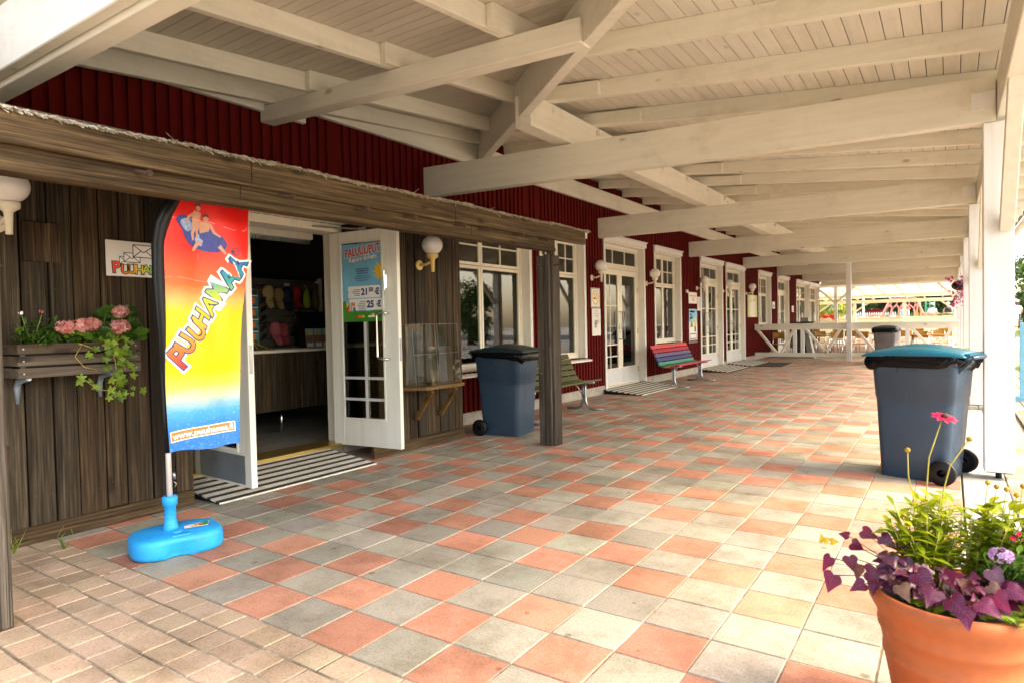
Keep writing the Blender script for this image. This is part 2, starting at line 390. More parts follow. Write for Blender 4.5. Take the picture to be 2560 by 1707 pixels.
def tiles(name, cells, inset, bev, mat):
    mb = MB(); cols = []
    for x0, x1, y0, y1, c, dz, tl in cells:
        a, b_ = inset, inset+bev
        z = dz
        P = [(x0+a,y0+a,z-bev*1.0+tl[0]),(x1-a,y0+a,z-bev+tl[1]),(x1-a,y1-a,z-bev+tl[2]),(x0+a,y1-a,z-bev+tl[3]),
             (x0+b_,y0+b_,z+tl[0]),(x1-b_,y0+b_,z+tl[1]),(x1-b_,y1-b_,z+tl[2]),(x0+b_,y1-b_,z+tl[3]),
             (x0+a,y0+a,z-.03),(x1-a,y0+a,z-.03),(x1-a,y1-a,z-.03),(x0+a,y1-a,z-.03)]
        F = [(4,5,6,7),(0,1,5,4),(1,2,6,5),(2,3,7,6),(3,0,4,7),(8,9,1,0),(9,10,2,1),(10,11,3,2),(11,8,0,3)]
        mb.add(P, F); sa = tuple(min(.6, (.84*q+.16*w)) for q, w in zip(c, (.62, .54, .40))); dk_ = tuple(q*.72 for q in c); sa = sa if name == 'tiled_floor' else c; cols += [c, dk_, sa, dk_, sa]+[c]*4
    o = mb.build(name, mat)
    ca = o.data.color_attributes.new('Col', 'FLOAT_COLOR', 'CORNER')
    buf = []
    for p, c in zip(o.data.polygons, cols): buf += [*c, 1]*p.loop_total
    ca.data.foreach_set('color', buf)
    return o
rnd = random.Random(3)
cells = []
def jit(c, s): k = 1+rnd.uniform(-s, s); return tuple(max(0, x*k*(1+rnd.uniform(-.03, .03))) for x in c)
GREY, RED = (.365, .33, .26), (.52, .24, .155)
for i in range(-16, 5):
    if i == 3: continue
    for j in range(-2, 150):
        if i >= 3 and j < -2: continue
        red = j % 4 != 1 and (i+j+(j-2)//4) % 2 == 0
        if i > 3: red = red and j % 3 == 0
        c = jit(RED if red else GREY, .17)
        if (i, j) in ((0, -1), (0, -2)): c = tuple(x*.78 for x in c)
        tl = [rnd.uniform(-.0012, .0012) for _ in range(4)]
        cells.append((i*T+rnd.uniform(-.0008, .0008), (i+1)*T, j*T, (j+1)*T, c, rnd.uniform(-.0015, .0015), tl))
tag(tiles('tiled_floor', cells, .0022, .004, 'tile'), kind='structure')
# brick pavers in front of the tiles
cells = []
PINK = (.43, .315, .22)
y = -.6
for row in range(16):
    d = .150; x = -7.0 + rnd.uniform(0, .15)
    while x < 1.6:
        w_ = .168 if rnd.random() < .85 else .14
        cells.append((x, x+w_, y-d, y, jit(PINK, .14), rnd.uniform(-.002, .002), [rnd.uniform(-.0012, .0012) for _ in range(4)]))
        x += w_
    y -= d
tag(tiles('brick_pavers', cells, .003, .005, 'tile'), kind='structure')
def joint_mat():
    m, t, b = new_mat('sandy_joints'); v = objco(t, island=False); n = noise(t, v, 2.5, 8, .75)
    r = ramp(t, [(.36, (.055, .05, .025)), (.5, (.26, .21, .14)), (.62, (.52, .45, .33))]); t.links.new(n.outputs[0], r.inputs[0])
    n2 = noise(t, v, 220, 2); r2_ = ramp(t, [(.3, (.6, .6, .6)), (.7, (1, 1, 1))]); t.links.new(n2.outputs[0], r2_.inputs[0])
    t.links.new(mixc(t, 1, r.outputs[0], r2_.outputs[0], 'MULTIPLY'), b.inputs['Base Color']); b.inputs['Roughness'].default_value = .95
    return m
mt['joint'] = joint_mat()
mb = MB(); mb.box(-7.2, 3*T, -3.2, 45, -.03, -.0035); mb.box(4*T, 5*T, -3.2, 45, -.03, -.0045)
tag(mb.build('joint_sand', 'joint'), kind='structure')
# border strip along the posts and the boardwalk outside it
mt['border'] = plain('grey_border_slabs', (.40, .37, .31), .85, 0, .2, 5, bmp=.3)
mb = MB()
for k in range(-4, 46): mb.box(3*T+.012, 4*T-.006, k+.004, k+.996, -.03, -.001 + rnd.uniform(-.002, .002))
tag(mb.build('border_slabs', 'border', bevel=.004), kind='structure')
mt['deck'] = wood('pale_boardwalk', (.26, .22, .17), (.42, .37, .29), (.55, .50, .42), 'Y', .8, contrast=.5)
mb = MB()
for k in range(9):
    for q in range(-2, 16): mb.box(1.56+k*.15, 1.56+k*.15+.143, q*3+.004+k*.3, q*3+2.996+k*.3, -.03, .0+rnd.uniform(-.003, .003))
tag(mb.build('boardwalk', 'deck', bevel=.003), kind='structure')
# ================================================================ the red building
WX = -4.6
bld = thing('red_building', 'long barn-red boarded building with cream doors and windows along the covered walk', 'building', (WX, 14, 0))
OPEN = [  # kind, y0, y1, z0, z1
 ('door', .50, 2.34, .11, 2.42), ('window', 3.92, 6.10, .70, 2.84), ('window', 6.42, 7.90, .72, 2.84), ('door', 8.72, 10.62, .08, 2.90),
 ('window', 11.22, 12.86, .84, 2.90), ('door', 14.38, 16.32, .08, 2.90), ('door', 16.70, 18.72, .08, 2.90),
 ('window', 20.56, 22.36, 1.12, 2.90), ('door', 23.5, 25.5, .06, 2.90), ('window', 27.1, 29.92, 1.08, 2.90), ('window', 30.15, 32.6, 1.08, 2.90)]
wall = MB()
Y0, Y1, ZT = -9.0, 33.0, 3.95
def wallpiece(y0, y1, z0, z1):
    wall.box(WX-.16, WX, y0, y1, z0, z1)
    k = math.ceil((y0+.006)/.11)
    while k*.11+.052 < y1-.004:
        wall.box(WX-.002, WX+.03, k*.11, k*.11+.058, z0, z1); k += 1
edges = [Y0]
prev = Y0
for kd, y0, y1, z0, z1 in OPEN:
    wallpiece(prev, y0, .16, ZT); wallpiece(y0, y1, z1, ZT)
    if z0 > .16: wallpiece(y0, y1, .16, z0)
    prev = y1
wallpiece(prev, Y1, .16, ZT)
wall.build('wall', 'red', bld)
pl = MB()
prev = Y0
for kd, y0, y1, z0, z1 in OPEN+[('x', Y1, Y1, 0, 0)]:
    if kd == 'window': continue
    pl.box(WX-.2, WX+.015, prev, y0, -.03, .158); prev = y1
    if kd == 'door': pl.box(WX-.2, WX-.01, y0, y1, -.03, z0-.012)
pl.build('plinth', 'plinth', bld, bevel=.006)
shell = MB()   # inner room: floor, back, ceiling and partitions
shell.box(-11, WX-.16, Y0, Y1, -.03, .095); shell.box(-11.1, -11, Y0, Y1, -.03, 3.3); shell.box(-11, WX-.16, Y0, Y1, 2.98, 3.1)
shell.box(-11, WX-.16, Y0-.1, Y0, 0, 3); shell.box(-11, WX-.16, Y1-.1, Y1, 0, 3)
for yy in (3.86, 8.3, 13.6, 19.6, 26): shell.box(-11, WX-.17, yy, yy+.1, .1, 2.98)
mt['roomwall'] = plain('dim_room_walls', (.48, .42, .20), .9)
shell.build('interior_shell', 'roomwall', bld)
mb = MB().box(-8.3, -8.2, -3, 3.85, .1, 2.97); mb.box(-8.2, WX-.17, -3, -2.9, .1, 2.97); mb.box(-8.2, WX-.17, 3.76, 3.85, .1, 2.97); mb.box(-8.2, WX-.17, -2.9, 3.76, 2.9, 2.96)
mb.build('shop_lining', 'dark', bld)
mb = MB()
for a in range(12):
    for b_ in range(23): mb.box(-8.2+a*.3, -8.2+a*.3+.296, -2.9+b_*.3, -2.9+b_*.3+.296, .095, .11)
mb.build('shop_floor', 'darkfloor', bld)
def frame_rect(mb, x0, x1, y0, y1, z0, z1, w, mi=0):
    """rectangular frame: stiles run full height, rails between them"""
    mb.box(x0, x1, y0, y0+w, z0, z1, mi); mb.box(x0, x1, y1-w, y1, z0, z1, mi)
    mb.box(x0, x1, y0+w, y1-w, z0, z0+w, mi); mb.box(x0, x1, y0+w, y1-w, z1-w, z1, mi)
def reveal(y0, y1, z0, z1, parent, deep=.12, head=True, bottom=True):
    c = MB()   # lining boards and outer casing edge
    xi, xo = WX-.15, WX+.045
    c.box(xi, xo, y0, y0+.03, z0, z1-.03); c.box(xi, xo, y1-.03, y1, z0, z1-.03); c.box(xi, xo, y0, y1, z1-.03, z1)
    c.box(WX+.032, xo, y0-.045, y0-.001, z0, z1); c.box(WX+.032, xo, y1+.001, y1+.045, z0, z1)
    c.build('casing', 'trim', parent, bevel=.003)
    if head:
        h = MB(); h.box(WX+.026, WX+.075, y0-.06, y1+.06, z1+.002, z1+.10); h.box(WX+.02, WX+.10, y0-.08, y1+.08, z1+.102, z1+.122)
        h.build('head_board', 'trim', parent, bevel=.003)
def window(y0, y1, z0, z1, cols=2, rows=2, tr=.30, casements=2, panes=None):
    w = MB(); frame_rect(w, WX-.15, WX-.10, y0+.031, y1-.031, z0+.005, z1-.031, .055)
    fr = w.build('window', 'frame', bld, bevel=.003)
    reveal(y0, y1, z0, z1, fr)
    a, b_ = y0+.087, y1-.087; zt = z1-.087; zb = z0+.06
    zm = z1 - (z1-z0)*tr
    s_ = MB(); mid = [a+(b_-a)*k/casements for k in range(casements+1)]
    for k in range(casements):
        p, q = mid[k]+.004, mid[k+1]-.004
        frame_rect(s_, WX-.142, WX-.105, p, q, zb, zm-.004, .045); frame_rect(s_, WX-.142, WX-.105, p, q, zm+.004, zt, .04)
        for c in range(1, cols): yy = p+(q-p)*c/cols; s_.box(WX-.135, WX-.112, yy-.011, yy+.011, zm+.044, zt-.04)
        for r_ in range(1, rows):
            zz = zm+(zt-zm)*r_/rows; s_.box(WX-.134, WX-.1135, p+.04, q-.04, zz-.011, zz+.011)
    s_.build('sash', 'frame', fr, bevel=.003)
    gl = MB(); gl.box(WX-.126, WX-.122, a+.002, b_-.002, zb+.002, zt-.002); gl.build('pane', 'glass', fr)
    sl = MB(); sl.hexa([(WX-.10,y0-.07,z0-.05),(WX+.13,y0-.07,z0-.06),(WX+.13,y1+.07,z0-.06),(WX-.10,y1+.07,z0-.05),
                        (WX-.10,y0-.07,z0+.003),(WX+.13,y0-.07,z0-.03),(WX+.13,y1+.07,z0-.03),(WX-.10,y1+.07,z0+.003)])
    sl.build('sill', 'trim', fr, bevel=.004)
    return fr
def double_door(y0, y1, z0, z1, plain_right=False):
    tz = z0+2.32
    w = MB(); x0, x1 = WX-.15, WX-.09
    w.box(x0, x1, y0+.031, y0+.085, z0, z1-.031); w.box(x0, x1, y1-.085, y1-.031, z0, z1-.031)
    w.box(x0, x1, y0+.085, y1-.085, z1-.085, z1-.031); w.box(x0, x1, y0+.085, y1-.085, tz, tz+.07)
    w.box(x0-.02, x1+.03, y0+.085, y1-.085, z0-.012, z0+.012)
    fr = w.build('door_frame', 'frame', bld, bevel=.003)
    reveal(y0, y1, z0, z1, fr)
    a, b_ = y0+.088, y1-.088
    t_ = MB(); frame_rect(t_, x0+.008, x1-.012, a, b_, tz+.073, z1-.088, .035)
    for k in (1, 2): yy = a+(b_-a)*k/3; t_.box(x0+.015, x1-.02, yy-.012, yy+.012, tz+.108, z1-.123)
    t_.build('transom', 'frame', fr, bevel=.002)
    MB().box(x0+.024, x0+.028, a+.01, b_-.01, tz+.08, z1-.09).build('pane', 'glass', fr)
    m_ = (a+b_)/2
    for p, q, pl_, hs in ((a, m_-.003, False, -1), (m_+.003, b_, plain_right, 1)):
        d = MB(); zb, zt = z0+.016, tz-.004; k0 = zb+.34
        d.box(x0+.005, x1-.008, p, p+.10, zb, zt); d.box(x0+.005, x1-.008, q-.10, q, zb, zt)
        d.box(x0+.005, x1-.008, p+.10, q-.10, zt-.11, zt); d.box(x0+.005, x1-.008, p+.10, q-.10, zb, k0)
        if not pl_:
            yy = (p+q)/2; d.box(x0+.02, x1-.022, yy-.012, yy+.012, k0, zt-.11)
            for zz in (.22, .45): d.box(x0+.021, x1-.0235, p+.10, q-.10, k0+zz, k0+zz+.024)
            d.box(x0+.021, x1-.0235, p+.10, q-.10, k0+1.22, k0+1.244)
        lf = d.build('door_leaf', 'frame', bld, bevel=.003)
        MB().box(x0+.028, x0+.032, p+.095, q-.095, k0-.005, zt-.105).build('pane', 'glass', lf)
        MB().box(x1-.0075, x1-.004, p+.02, q-.02, zb+.02, k0-.02).build('kick_plate', 'kickw', lf)
        hy = (q-.05) if hs < 0 else (p+.05)
        h = MB(); h.tube([(x1-.01, hy, 1.0), (x1+.06, hy, 1.0), (x1+.06, hy, 1.55), (x1-.01, hy, 1.55)], .011, 8)
        h.box(x1-.008, x1-.003, hy-.02, hy+.02, 1.2, 1.32); h.build('handle', 'steel', lf)
        for zz in (.3, 1.1, 1.95): MB().tube([(x1-.004, p if hs < 0 else q, zz), (x1-.004, p if hs < 0 else q, zz+.11)], .012, 8).build('hinge', 'brass', lf)
window(*OPEN[1][1:], cols=2, rows=2, tr=.308)
window(*OPEN[2][1:], cols=2, rows=2, tr=.308)
double_door(*OPEN[3][1:], plain_right=True)
window(*OPEN[4][1:], cols=2, rows=2, tr=.35)
double_door(*OPEN[5][1:]); double_door(*OPEN[6][1:])
window(*OPEN[7][1:], cols=2, rows=2, tr=.38)
double_door(*OPEN[8][1:])
window(*OPEN[9][1:], cols=2, rows=2, tr=.38); window(*OPEN[10][1:], cols=2, rows=2, tr=.38)
# the open entrance of the souvenir shop
k, y0, y1, z0, z1 = OPEN[0]
w = MB(); w.box(WX-.16, WX+.10, y0, y0+.075, z0, z1); w.box(WX-.16, WX+.10, y1-.075, y1, z0, z1); w.box(WX-.16, WX+.10, y0+.075, y1-.075, z1-.08, z1)
ent = w.build('door_frame', 'frame', bld, bevel=.003)
MB().box(WX-.2, WX+.12, y0+.075, y1-.075, z0-.02, z0+.018).build('threshold', 'brass', ent)
def leaf(hx, hy, ang, flip, name_parts):
    """glazed leaf turned about its hinge; u along the leaf, n its thickness"""
    u = Vector((math.cos(ang), math.sin(ang), 0)); n = Vector((-u.y, u.x, 0)); O = Vector((hx, hy, 0))
    Wd, zb, zt = .885, .115, 2.33
    def bx(mb, u0, u1, n0, n1, z0_, z1_, mi=0):
        mb.hexa([O+u*a+n*c+Vector((0,0,z)) for z in (z0_, z1_) for a, c in ((u0,n0),(u1,n0),(u1,n1),(u0,n1))], mi)
    d = MB(); th = .05
    bx(d, 0, .145, 0, th, zb, zt); bx(d, Wd-.17, Wd, 0, th, zb, zt); bx(d, .145, Wd-.17, 0, th, zt-.10, zt); bx(d, .145, Wd-.17, 0, th, zb, zb+.27)
    lf = d.build('door_leaf', 'door', bld, bevel=.003)
    b2 = MB(); u0, u1, z0_, z1_ = .145, Wd-.17, zb+.27, zt-.10
    for nn in (-.010, th-.002):
        bx(b2, u0, u0+.022, nn, nn+.012, z0_, z1_); bx(b2, u1-.022, u1, nn, nn+.012, z0_, z1_)
        bx(b2, u0+.022, u1-.022, nn, nn+.012, z0_, z0_+.022); bx(b2, u0+.022, u1-.022, nn, nn+.012, z1_-.022, z1_)
    b2.build('glazing_bead', 'door', lf, bevel=.002)
    gl = MB(); bx(gl, u0, u1, .022, .026, z0_, z1_); gl.build('pane', 'glass', lf)
    br = MB(); um = (u0+u1)/2+.02
    bx(br, um-.013, um+.013, .0265, .042, z0_, z1_); bx(br, um-.013, um+.013, .004, .0175, z0_+.023, 1.395)
    for zz in (.60, .82, 1.6): bx(br, u0, u1, .027, .0405, zz-.013, zz+.013)
    for zz in (.60, .82): bx(br, u0+.023, u1-.023, .005, .0165, zz-.013, zz+.013)
    br.build('glazing_bar', 'kickw', lf)
    h = MB(); a = lambda uu, nn, z: O+u*uu+n*nn+Vector((0, 0, z))
    hu = Wd-.19; side = -1
    for sd_ in ((-.001, -1), (th+.001, 1)):
        s0, sg = sd_
        h.tube([a(hu+.075, s0, 1.475), a(hu+.075, s0+sg*.05, 1.475), a(hu+.055, s0+sg*.062, 1.475), a(hu-.02, s0+sg*.065, 1.47), a(hu-.03, s0+sg*.065, 1.45), a(hu-.03, s0+sg*.065, 1.05), a(hu-.02, s0+sg*.065, 1.03), a(hu+.055, s0+sg*.062, 1.02), a(hu+.075, s0+sg*.05, 1.02), a(hu+.075, s0, 1.02)], .012, 10)
    h.build('handle', 'chrome', lf)
    lk = MB(); bx(lk, Wd, Wd+.003, .012, .038, 1.0, 1.22); lk.build('lock_plate', 'steel', lf)
    return lf, a, bx
ang_r = math.atan2(.10, .89)
lf_r, A_r, bx_r = leaf(-4.577, 2.194, ang_r, 1, None)
lb = MB(); bx_r(lb, .745, .775, -.035, -.002, 1.72, 1.86); bx_r(lb, .745, .762, -.05, -.036, 1.70, 1.9); lb.build('closer_bracket', 'chrome', lf_r, bevel=.004)
ca = MB(); ca.tube([A_r(.45, .02, 2.345), A_r(.30, .02, 2.36), (-4.62, 1.75, 2.38)], .009, 6); bx_r(ca, .40, .50, .0, .045, 2.334, 2.36); ca.build('closer_arm', 'steel', lf_r)
ang_l = math.atan2(-.045, .8)
lf_l, A_l, bx_l = leaf(-4.50, .625, ang_l, -1, None)
kp = MB(); bx_l(kp, .10, .80, -.004, -.001, .135, .36); kp.build('kick_plate', 'kick', lf_l)
# ================================================================ porch roof
roof = thing('porch_roof', 'white timber porch roof with rafters and tie beams over the tiled walk', 'porch roof', (-1.7, 14, 0))
def zb(x): return 3.22 + .107*(1.2-x)            # underside of the long slope's rafters
def zend(y): return 3.31 + .10*y                   # underside of the end slope's rafters
HX0, HY0, HX1, HY1 = -4.6, 4.9, 1.25, -.56         # hip in plan
def hipy(x): return HY0 + (HY1-HY0)*(x-HX0)/(HX1-HX0)
def hipx(y): return HX0 + (HX1-HX0)*(y-HY0)/(HY1-HY0)
RH, OV = .165, 2.0
bd = MB(); x = OV
while x > -4.7:      # ceiling boards of the long slope run along the wall
    x0_, x1_ = x-.1175, x-.0025
    ys = hipy((x0_+x1_)/2) - .0
    ys = max(ys, -1.0) if x < 1.25 else -1.0
    bd.hexa([(x0_,ys,zb(x0_)+RH),(x1_,ys,zb(x1_)+RH),(x1_,33.5,zb(x1_)+RH),(x0_,33.5,zb(x0_)+RH),(x0_,ys,zb(x0_)+RH+.02),(x1_,ys,zb(x1_)+RH+.02),(x1_,33.5,zb(x1_)+RH+.02),(x0_,33.5,zb(x0_)+RH+.02)])
    x -= .121
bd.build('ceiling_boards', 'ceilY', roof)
bd = MB(); y = -1.05
while y < 4.95:      # the end slope's boards run across
    y0_, y1_ = y, y+.110
    xe = min(hipx((y0_+y1_)/2), OV)
    bd.hexa([(-8,y0_,zend(y0_)+RH),(xe,y0_,zend(y0_)+RH),(xe,y1_,zend(y1_)+RH),(-8,y1_,zend(y1_)+RH),(-8,y0_,zend(y0_)+RH+.02),(xe,y0_,zend(y0_)+RH+.02),(xe,y1_,zend(y1_)+RH+.02),(-8,y1_,zend(y1_)+RH+.02)])
    y += .116
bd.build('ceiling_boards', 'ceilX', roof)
cv = MB(); cv.hexa([(-4.75,-1.08,zb(-4.75)+RH+.2),(OV+.1,-1.08,zb(OV)+RH+.06),(OV+.1,33.7,zb(OV)+RH+.06),(-4.75,33.7,zb(-4.75)+RH+.2)]+[(-4.75,-1.08,zb(-4.75)+RH+.24),(OV+.1,-1.08,zb(OV)+RH+.1),(OV+.1,33.7,zb(OV)+RH+.1),(-4.75,33.7,zb(-4.75)+RH+.24)])
cv.box(-14, -4.76, -1.08, 33.7, 4.05, 4.2)
mt['roofing'] = plain('dark_roofing', (.05, .05, .05), .8)
cv.build('roofing', 'roofing', roof)
yr = 2.45 - 1.03*2
k = 0
rw = .06
while yr < 33.4:
    xs = WX+.03
    if yr < HY0: xs = max(xs, hipx(yr)+.06)
    def raft(a, b_, dy=0, h=RH):
        r_ = MB(); r_.hexa([(a,yr-rw/2+dy,zb(a)),(b_,yr-rw/2+dy,zb(b_)),(b_,yr+rw/2+dy,zb(b_)),(a,yr+rw/2+dy,zb(a)),(a,yr-rw/2+dy,zb(a)+h),(b_,yr-rw/2+dy,zb(b_)+h),(b_,yr+rw/2+dy,zb(b_)+h),(a,yr+rw/2+dy,zb(a)+h)])
        r_.build('rafter', 'whiteX', roof, bevel=.004)
    if xs < -2.6:
        raft(xs, -2.0, -.061, .14); raft(-2.62, OV-.06)
    else: raft(xs, OV-.06)
    yr += 1.03; k += 1
for xr in (-4.42, -3.92, -2.98, -1.92, -.9, .1):     # rafters of the end slope
    ye = hipy(xr) - .05
    segs = [(-1.03, ye)] if xr < -4.2 or xr > -1 else [(-1.03, 1.62+.12), (1.40, ye)]
    for q, (a, b_) in enumerate(segs):
        dx = .062*q
        r_ = MB(); r_.hexa([(xr-rw/2+dx,a,zend(a)),(xr+rw/2+dx,a,zend(a)),(xr+rw/2+dx,b_,zend(b_)),(xr-rw/2+dx,b_,zend(b_))]+[(xr-rw/2+dx,a,zend(a)+RH),(xr+rw/2+dx,a,zend(a)+RH),(xr+rw/2+dx,b_,zend(b_)+RH),(xr-rw/2+dx,b_,zend(b_)+RH)])
        r_.build('rafter', 'whiteY', roof, bevel=.004)
hp = MB()    # hip rafter
A_, B_ = Vector((HX0-.0, HY0, 0)), Vector((HX1, HY1, 0)); dh = (B_-A_).normalized(); nh = Vector((-dh.y, dh.x, 0))
za, zc = zb(HX0)-.27, zb(HX1)-.10
hp.hexa([A_-nh*.05+Vector((0,0,za)), A_+nh*.05+Vector((0,0,za)), B_+nh*.05+Vector((0,0,zc)), B_-nh*.05+Vector((0,0,zc)),
         A_-nh*.05+Vector((0,0,za+.45)), A_+nh*.05+Vector((0,0,za+.45)), B_+nh*.05+Vector((0,0,zc+.27)), B_-nh*.05+Vector((0,0,zc+.27))])
hp.build('hip_rafter', 'whiteX', roof, bevel=.005)
pu = MB(); pu.box(-2.79, -2.60, 3.10, 33.3, 3.31, zb(-2.7)-.003); pu.build('purlin', 'whiteY', roof, bevel=.006)
pu = MB(); pu.hexa([(WX+.03,1.41,3.30),(-1.30,1.70,3.30),(-1.30,1.85,3.30),(WX+.03,1.56,3.30),(WX+.03,1.41,3.448),(-1.30,1.70,3.475),(-1.30,1.85,3.485),(WX+.03,1.56,3.458)])
pu.build('purlin', 'whiteX', roof, bevel=.006)
lg = MB(); lg.box(WX+.027, WX+.085, 1.9, 33, 3.52, 3.80); lg.box(WX+.027, WX+.08, -9, 1.9, 3.40, 3.62); lg.build('wall_plate', 'whiteY', roof, bevel=.004)
TIES = [(4.10, 3.69, 2.94, 2.87), (8.85, 8.47, 2.91, 2.91), (13.55, 13.5, 2.94, 2.93), (18.3, 18.6, 2.96, 2.93), (23.2, 23.4, 2.97, 2.93), (28.2, 28.4, 2.97, 2.93), (33.2, 33.4, 2.97, 2.93)]
for n_, (yr_, yl_, zl_, zr_) in enumerate(TIES):
    h = .365 if n_ < 3 else .34
    t_ = MB(); x0_, x1_ = WX+.03, 1.14
    t_.hexa([(x0_,yl_,zl_),(x1_,yr_,zr_),(x1_,yr_+.115,zr_),(x0_,yl_+.115,zl_),(x0_,yl_,zl_+h),(x1_,yr_,zr_+h),(x1_,yr_+.115,zr_+h),(x0_,yl_+.115,zl_+h)])
    tb = t_.build('tie_beam', 'whiteX', roof, bevel=.007, seg=2)
    if n_ < 3:
        np_ = MB(); np_.box(.98, 1.13, yr_-.003-.012, yr_-.0125+.006, zr_+.10, zr_+.24); np_.build('nail_plate', 'whiteZ', tb)
for yb in [2.45+1.03*k for k in range(1, 12)]:
    b_ = MB(); b_.box(-2.598, -2.560, yb+.031, yb+.034, 3.53, 3.60); b_.box(-2.599, -2.596, yb+.031, yb+.07, 3.53, 3.60); b_.build('angle_bracket', 'whiteZ', roof)
eb = MB(); eb.box(1.145, 1.27, -1.1, 33.4, 2.90, zb(1.2)-.003); eb.build('eave_beam', 'whiteY', roof, bevel=.006)
fb = MB(); fb.hexa([(-8,-.93,2.80),(1.144,-.78,2.80),(1.144,-.66,2.80),(-8,-.81,2.80),(-8,-.93,3.20),(1.144,-.78,3.20),(1.144,-.66,3.20),(-8,-.81,3.20)])
fb.hexa([(-8,-1.0,2.83),(1.144,-.85,2.83),(1.144,-.785,2.83),(-8,-.935,2.83),(-8,-1.0,3.185),(1.144,-.85,3.185),(1.144,-.785,3.185),(-8,-.935,3.185)])
fb.build('front_beam', 'whiteX', roof, bevel=.006)
PW = .20
POSTS = [4.10, 8.85, 13.55, 18.3, 23.2, 28.2, 33.2]
for n_, yp in enumerate([-.80]+POSTS):
    if n_ == 0: continue
    p_ = MB(); p_.box(1.055, 1.055+PW, yp+.004, yp+PW+.004, .06, 2.868 if n_ == 1 else 2.90)
    po = p_.build('post', 'whiteZ', roof, bevel=.006)
    s_ = MB(); s_.box(1.065, 1.245, yp-.004, yp+.0035, .07, .20); s_.build('post_shoe', 'whiteZ', po)
    s_ = MB(); s_.tube([(1.155, yp+.1, -.03), (1.155, yp+.1, .062)], .022, 10); s_.box(1.07, 1.24, yp+.02, yp+.19, .052, .0615); s_.build('post_foot', 'black', po)
    if n_ >= 1:
        b_ = MB(); b_.beam((1.205, yp+.0, 2.02), (1.205, yp-1.0, 2.96), .095, .10); b_.build('knee_brace', 'whiteY', roof, bevel=.005)
    if n_ > 1:
        c_ = MB(); c_.box(1.0, 1.15, yp-.06, yp+.25, -.03, .055); c_.box(1.155, 1.34, yp-.06, yp+.25, -.03, .055); c_.build('footing_block', 'plinth', po, bevel=.01)
gt = MB(); gp = [(OV+.08+.07*math.cos(a), 3.20+.07*math.sin(a)) for a in [R(180+k*18) for k in range(11)]]
gt.add([(x_, y_, z_) for y_ in (-1.05, 33.7) for x_, z_ in gp], [(k, k+1, 12+k, 11+k) for k in range(10)], 0, True)
gt.build('gutter', 'whiteY', roof, solid=.004)
# posts of the railing line carry the roof in the middle of the walk
mp = MB(); mp.box(-1.82, -1.68, 19.86, 20.0, 0, 3.33); mp.build('post', 'whiteZ', roof, bevel=.005)
# ================================================================ weathered shop front with thatched canopy
CX = -4.03
front = thing('timber_kiosk', 'weathered grey-brown board shop front with a thatch-topped beam on posts', 'shop front', (-3.4, 1.2, 0))
rk = random.Random(11)
def boards(y0, y1, z0, z1, wmin=.11, wmax=.19):
    mb = MB(); y = y0
    while y < y1-.01:
        w_ = min(rk.uniform(wmin, wmax), y1-y)
        if y1-y-w_ < .05: w_ = y1-y
        dx = rk.choice((0, 0, .006, .012)); g_ = rk.uniform(.007, .016)
        mb.box(CX-.025, CX+dx, y+g_*.5, y+w_-g_*.5, z0+rk.uniform(-.012, .012), z1)
        for zz in (.28, .95, 1.62, 2.3):
            for f_ in (.25, .75):
                q = (CX+dx, y+w_*f_+rk.uniform(-.006, .006), zz+rk.uniform(-.02, .02)); mb.tube([q, (q[0]+.0025, q[1], q[2])], .0045, 6, 1, smooth=False)
        y += w_
    return mb
b_ = boards(-5.2, .35, .115, 2.62); 
for k in range(3): b_.box(WX+.03, CX-.026, .325, .35, .115+k*.82, .115+k*.82+.815)
b_.build('cladding', ['wz', 'rust'], front, bevel=.003)
b_ = boards(2.30, 3.70, .115, 2.62); 
for k in range(3): b_.box(WX+.03, CX-.026, 3.675, 3.70, .115+k*.82, .115+k*.82+.815); b_.box(WX+.03, CX-.026, 2.30, 2.325, .115+k*.82, .115+k*.82+.815)
b_.build('cladding', ['wz', 'rust'], front, bevel=.003)
b_ = MB(); b_.box(CX-.02, CX+.022, -5.2, .34, .0, .112); b_.box(CX-.02, CX+.022, 2.22, 3.69, .0, .112); b_.build('base_board', 'wy', front, bevel=.005)
b_ = MB(); b_.box(CX-.06, CX-.040, -5.2, .32, .0, 2.6); b_.box(CX-.06, CX-.040, 2.33, 3.67, .0, 2.6); b_.build('gap_shade_sheet', 'dark', front)  # dark sheet added behind the boards, painting shade into their gaps
b_ = MB(); b_.box(CX+.013, CX+.03, -.715, -.50, 1.80, 2.055); b_.build('patch_board', 'wz', front, bevel=.003)
b_ = MB(); b_.box(WX-.05, CX+.01, .36, 2.29, 2.44, 2.6); b_.box(WX+.09, CX+.012, .352, 2.295, 2.425, 2.437); b_.build('soffit_board', 'frame', front, bevel=.003)
GX = -2.74
def zf(y): return 2.135 + .0085*(y+1.1)      # the long beam rises slightly to the far end
def longbeam(name, x0, x1, y0, y1, a, b__, m='wy', bev=.006, wob=0):
    mb = MB(); n = max(2, int((y1-y0)/.35)); 
    P = []
    for i in range(n+1):
        y = y0+(y1-y0)*i/n; w_ = rk.uniform(-wob, wob)
        P += [(x0, y, zf(y)+a+w_), (x1, y, zf(y)+a+w_), (x1, y, zf(y)+b__+w_), (x0, y, zf(y)+b__+w_)]
    F = [(0,1,2,3), tuple(n*4+k for k in (3,2,1,0))]
    for i in range(n):
        for k in range(4): F.append((i*4+k, (i+1)*4+k, (i+1)*4+(k+1) % 4, i*4+(k+1) % 4))
    mb.add(P, F); return mb.build(name, m, front, bevel=bev)
for y0, y1 in ((-4.5, .05), (.053, 2.02), (2.023, 4.43)): longbeam('fascia_board', GX-.02, GX+.025, y0, y1, .072, .232, wob=.004)
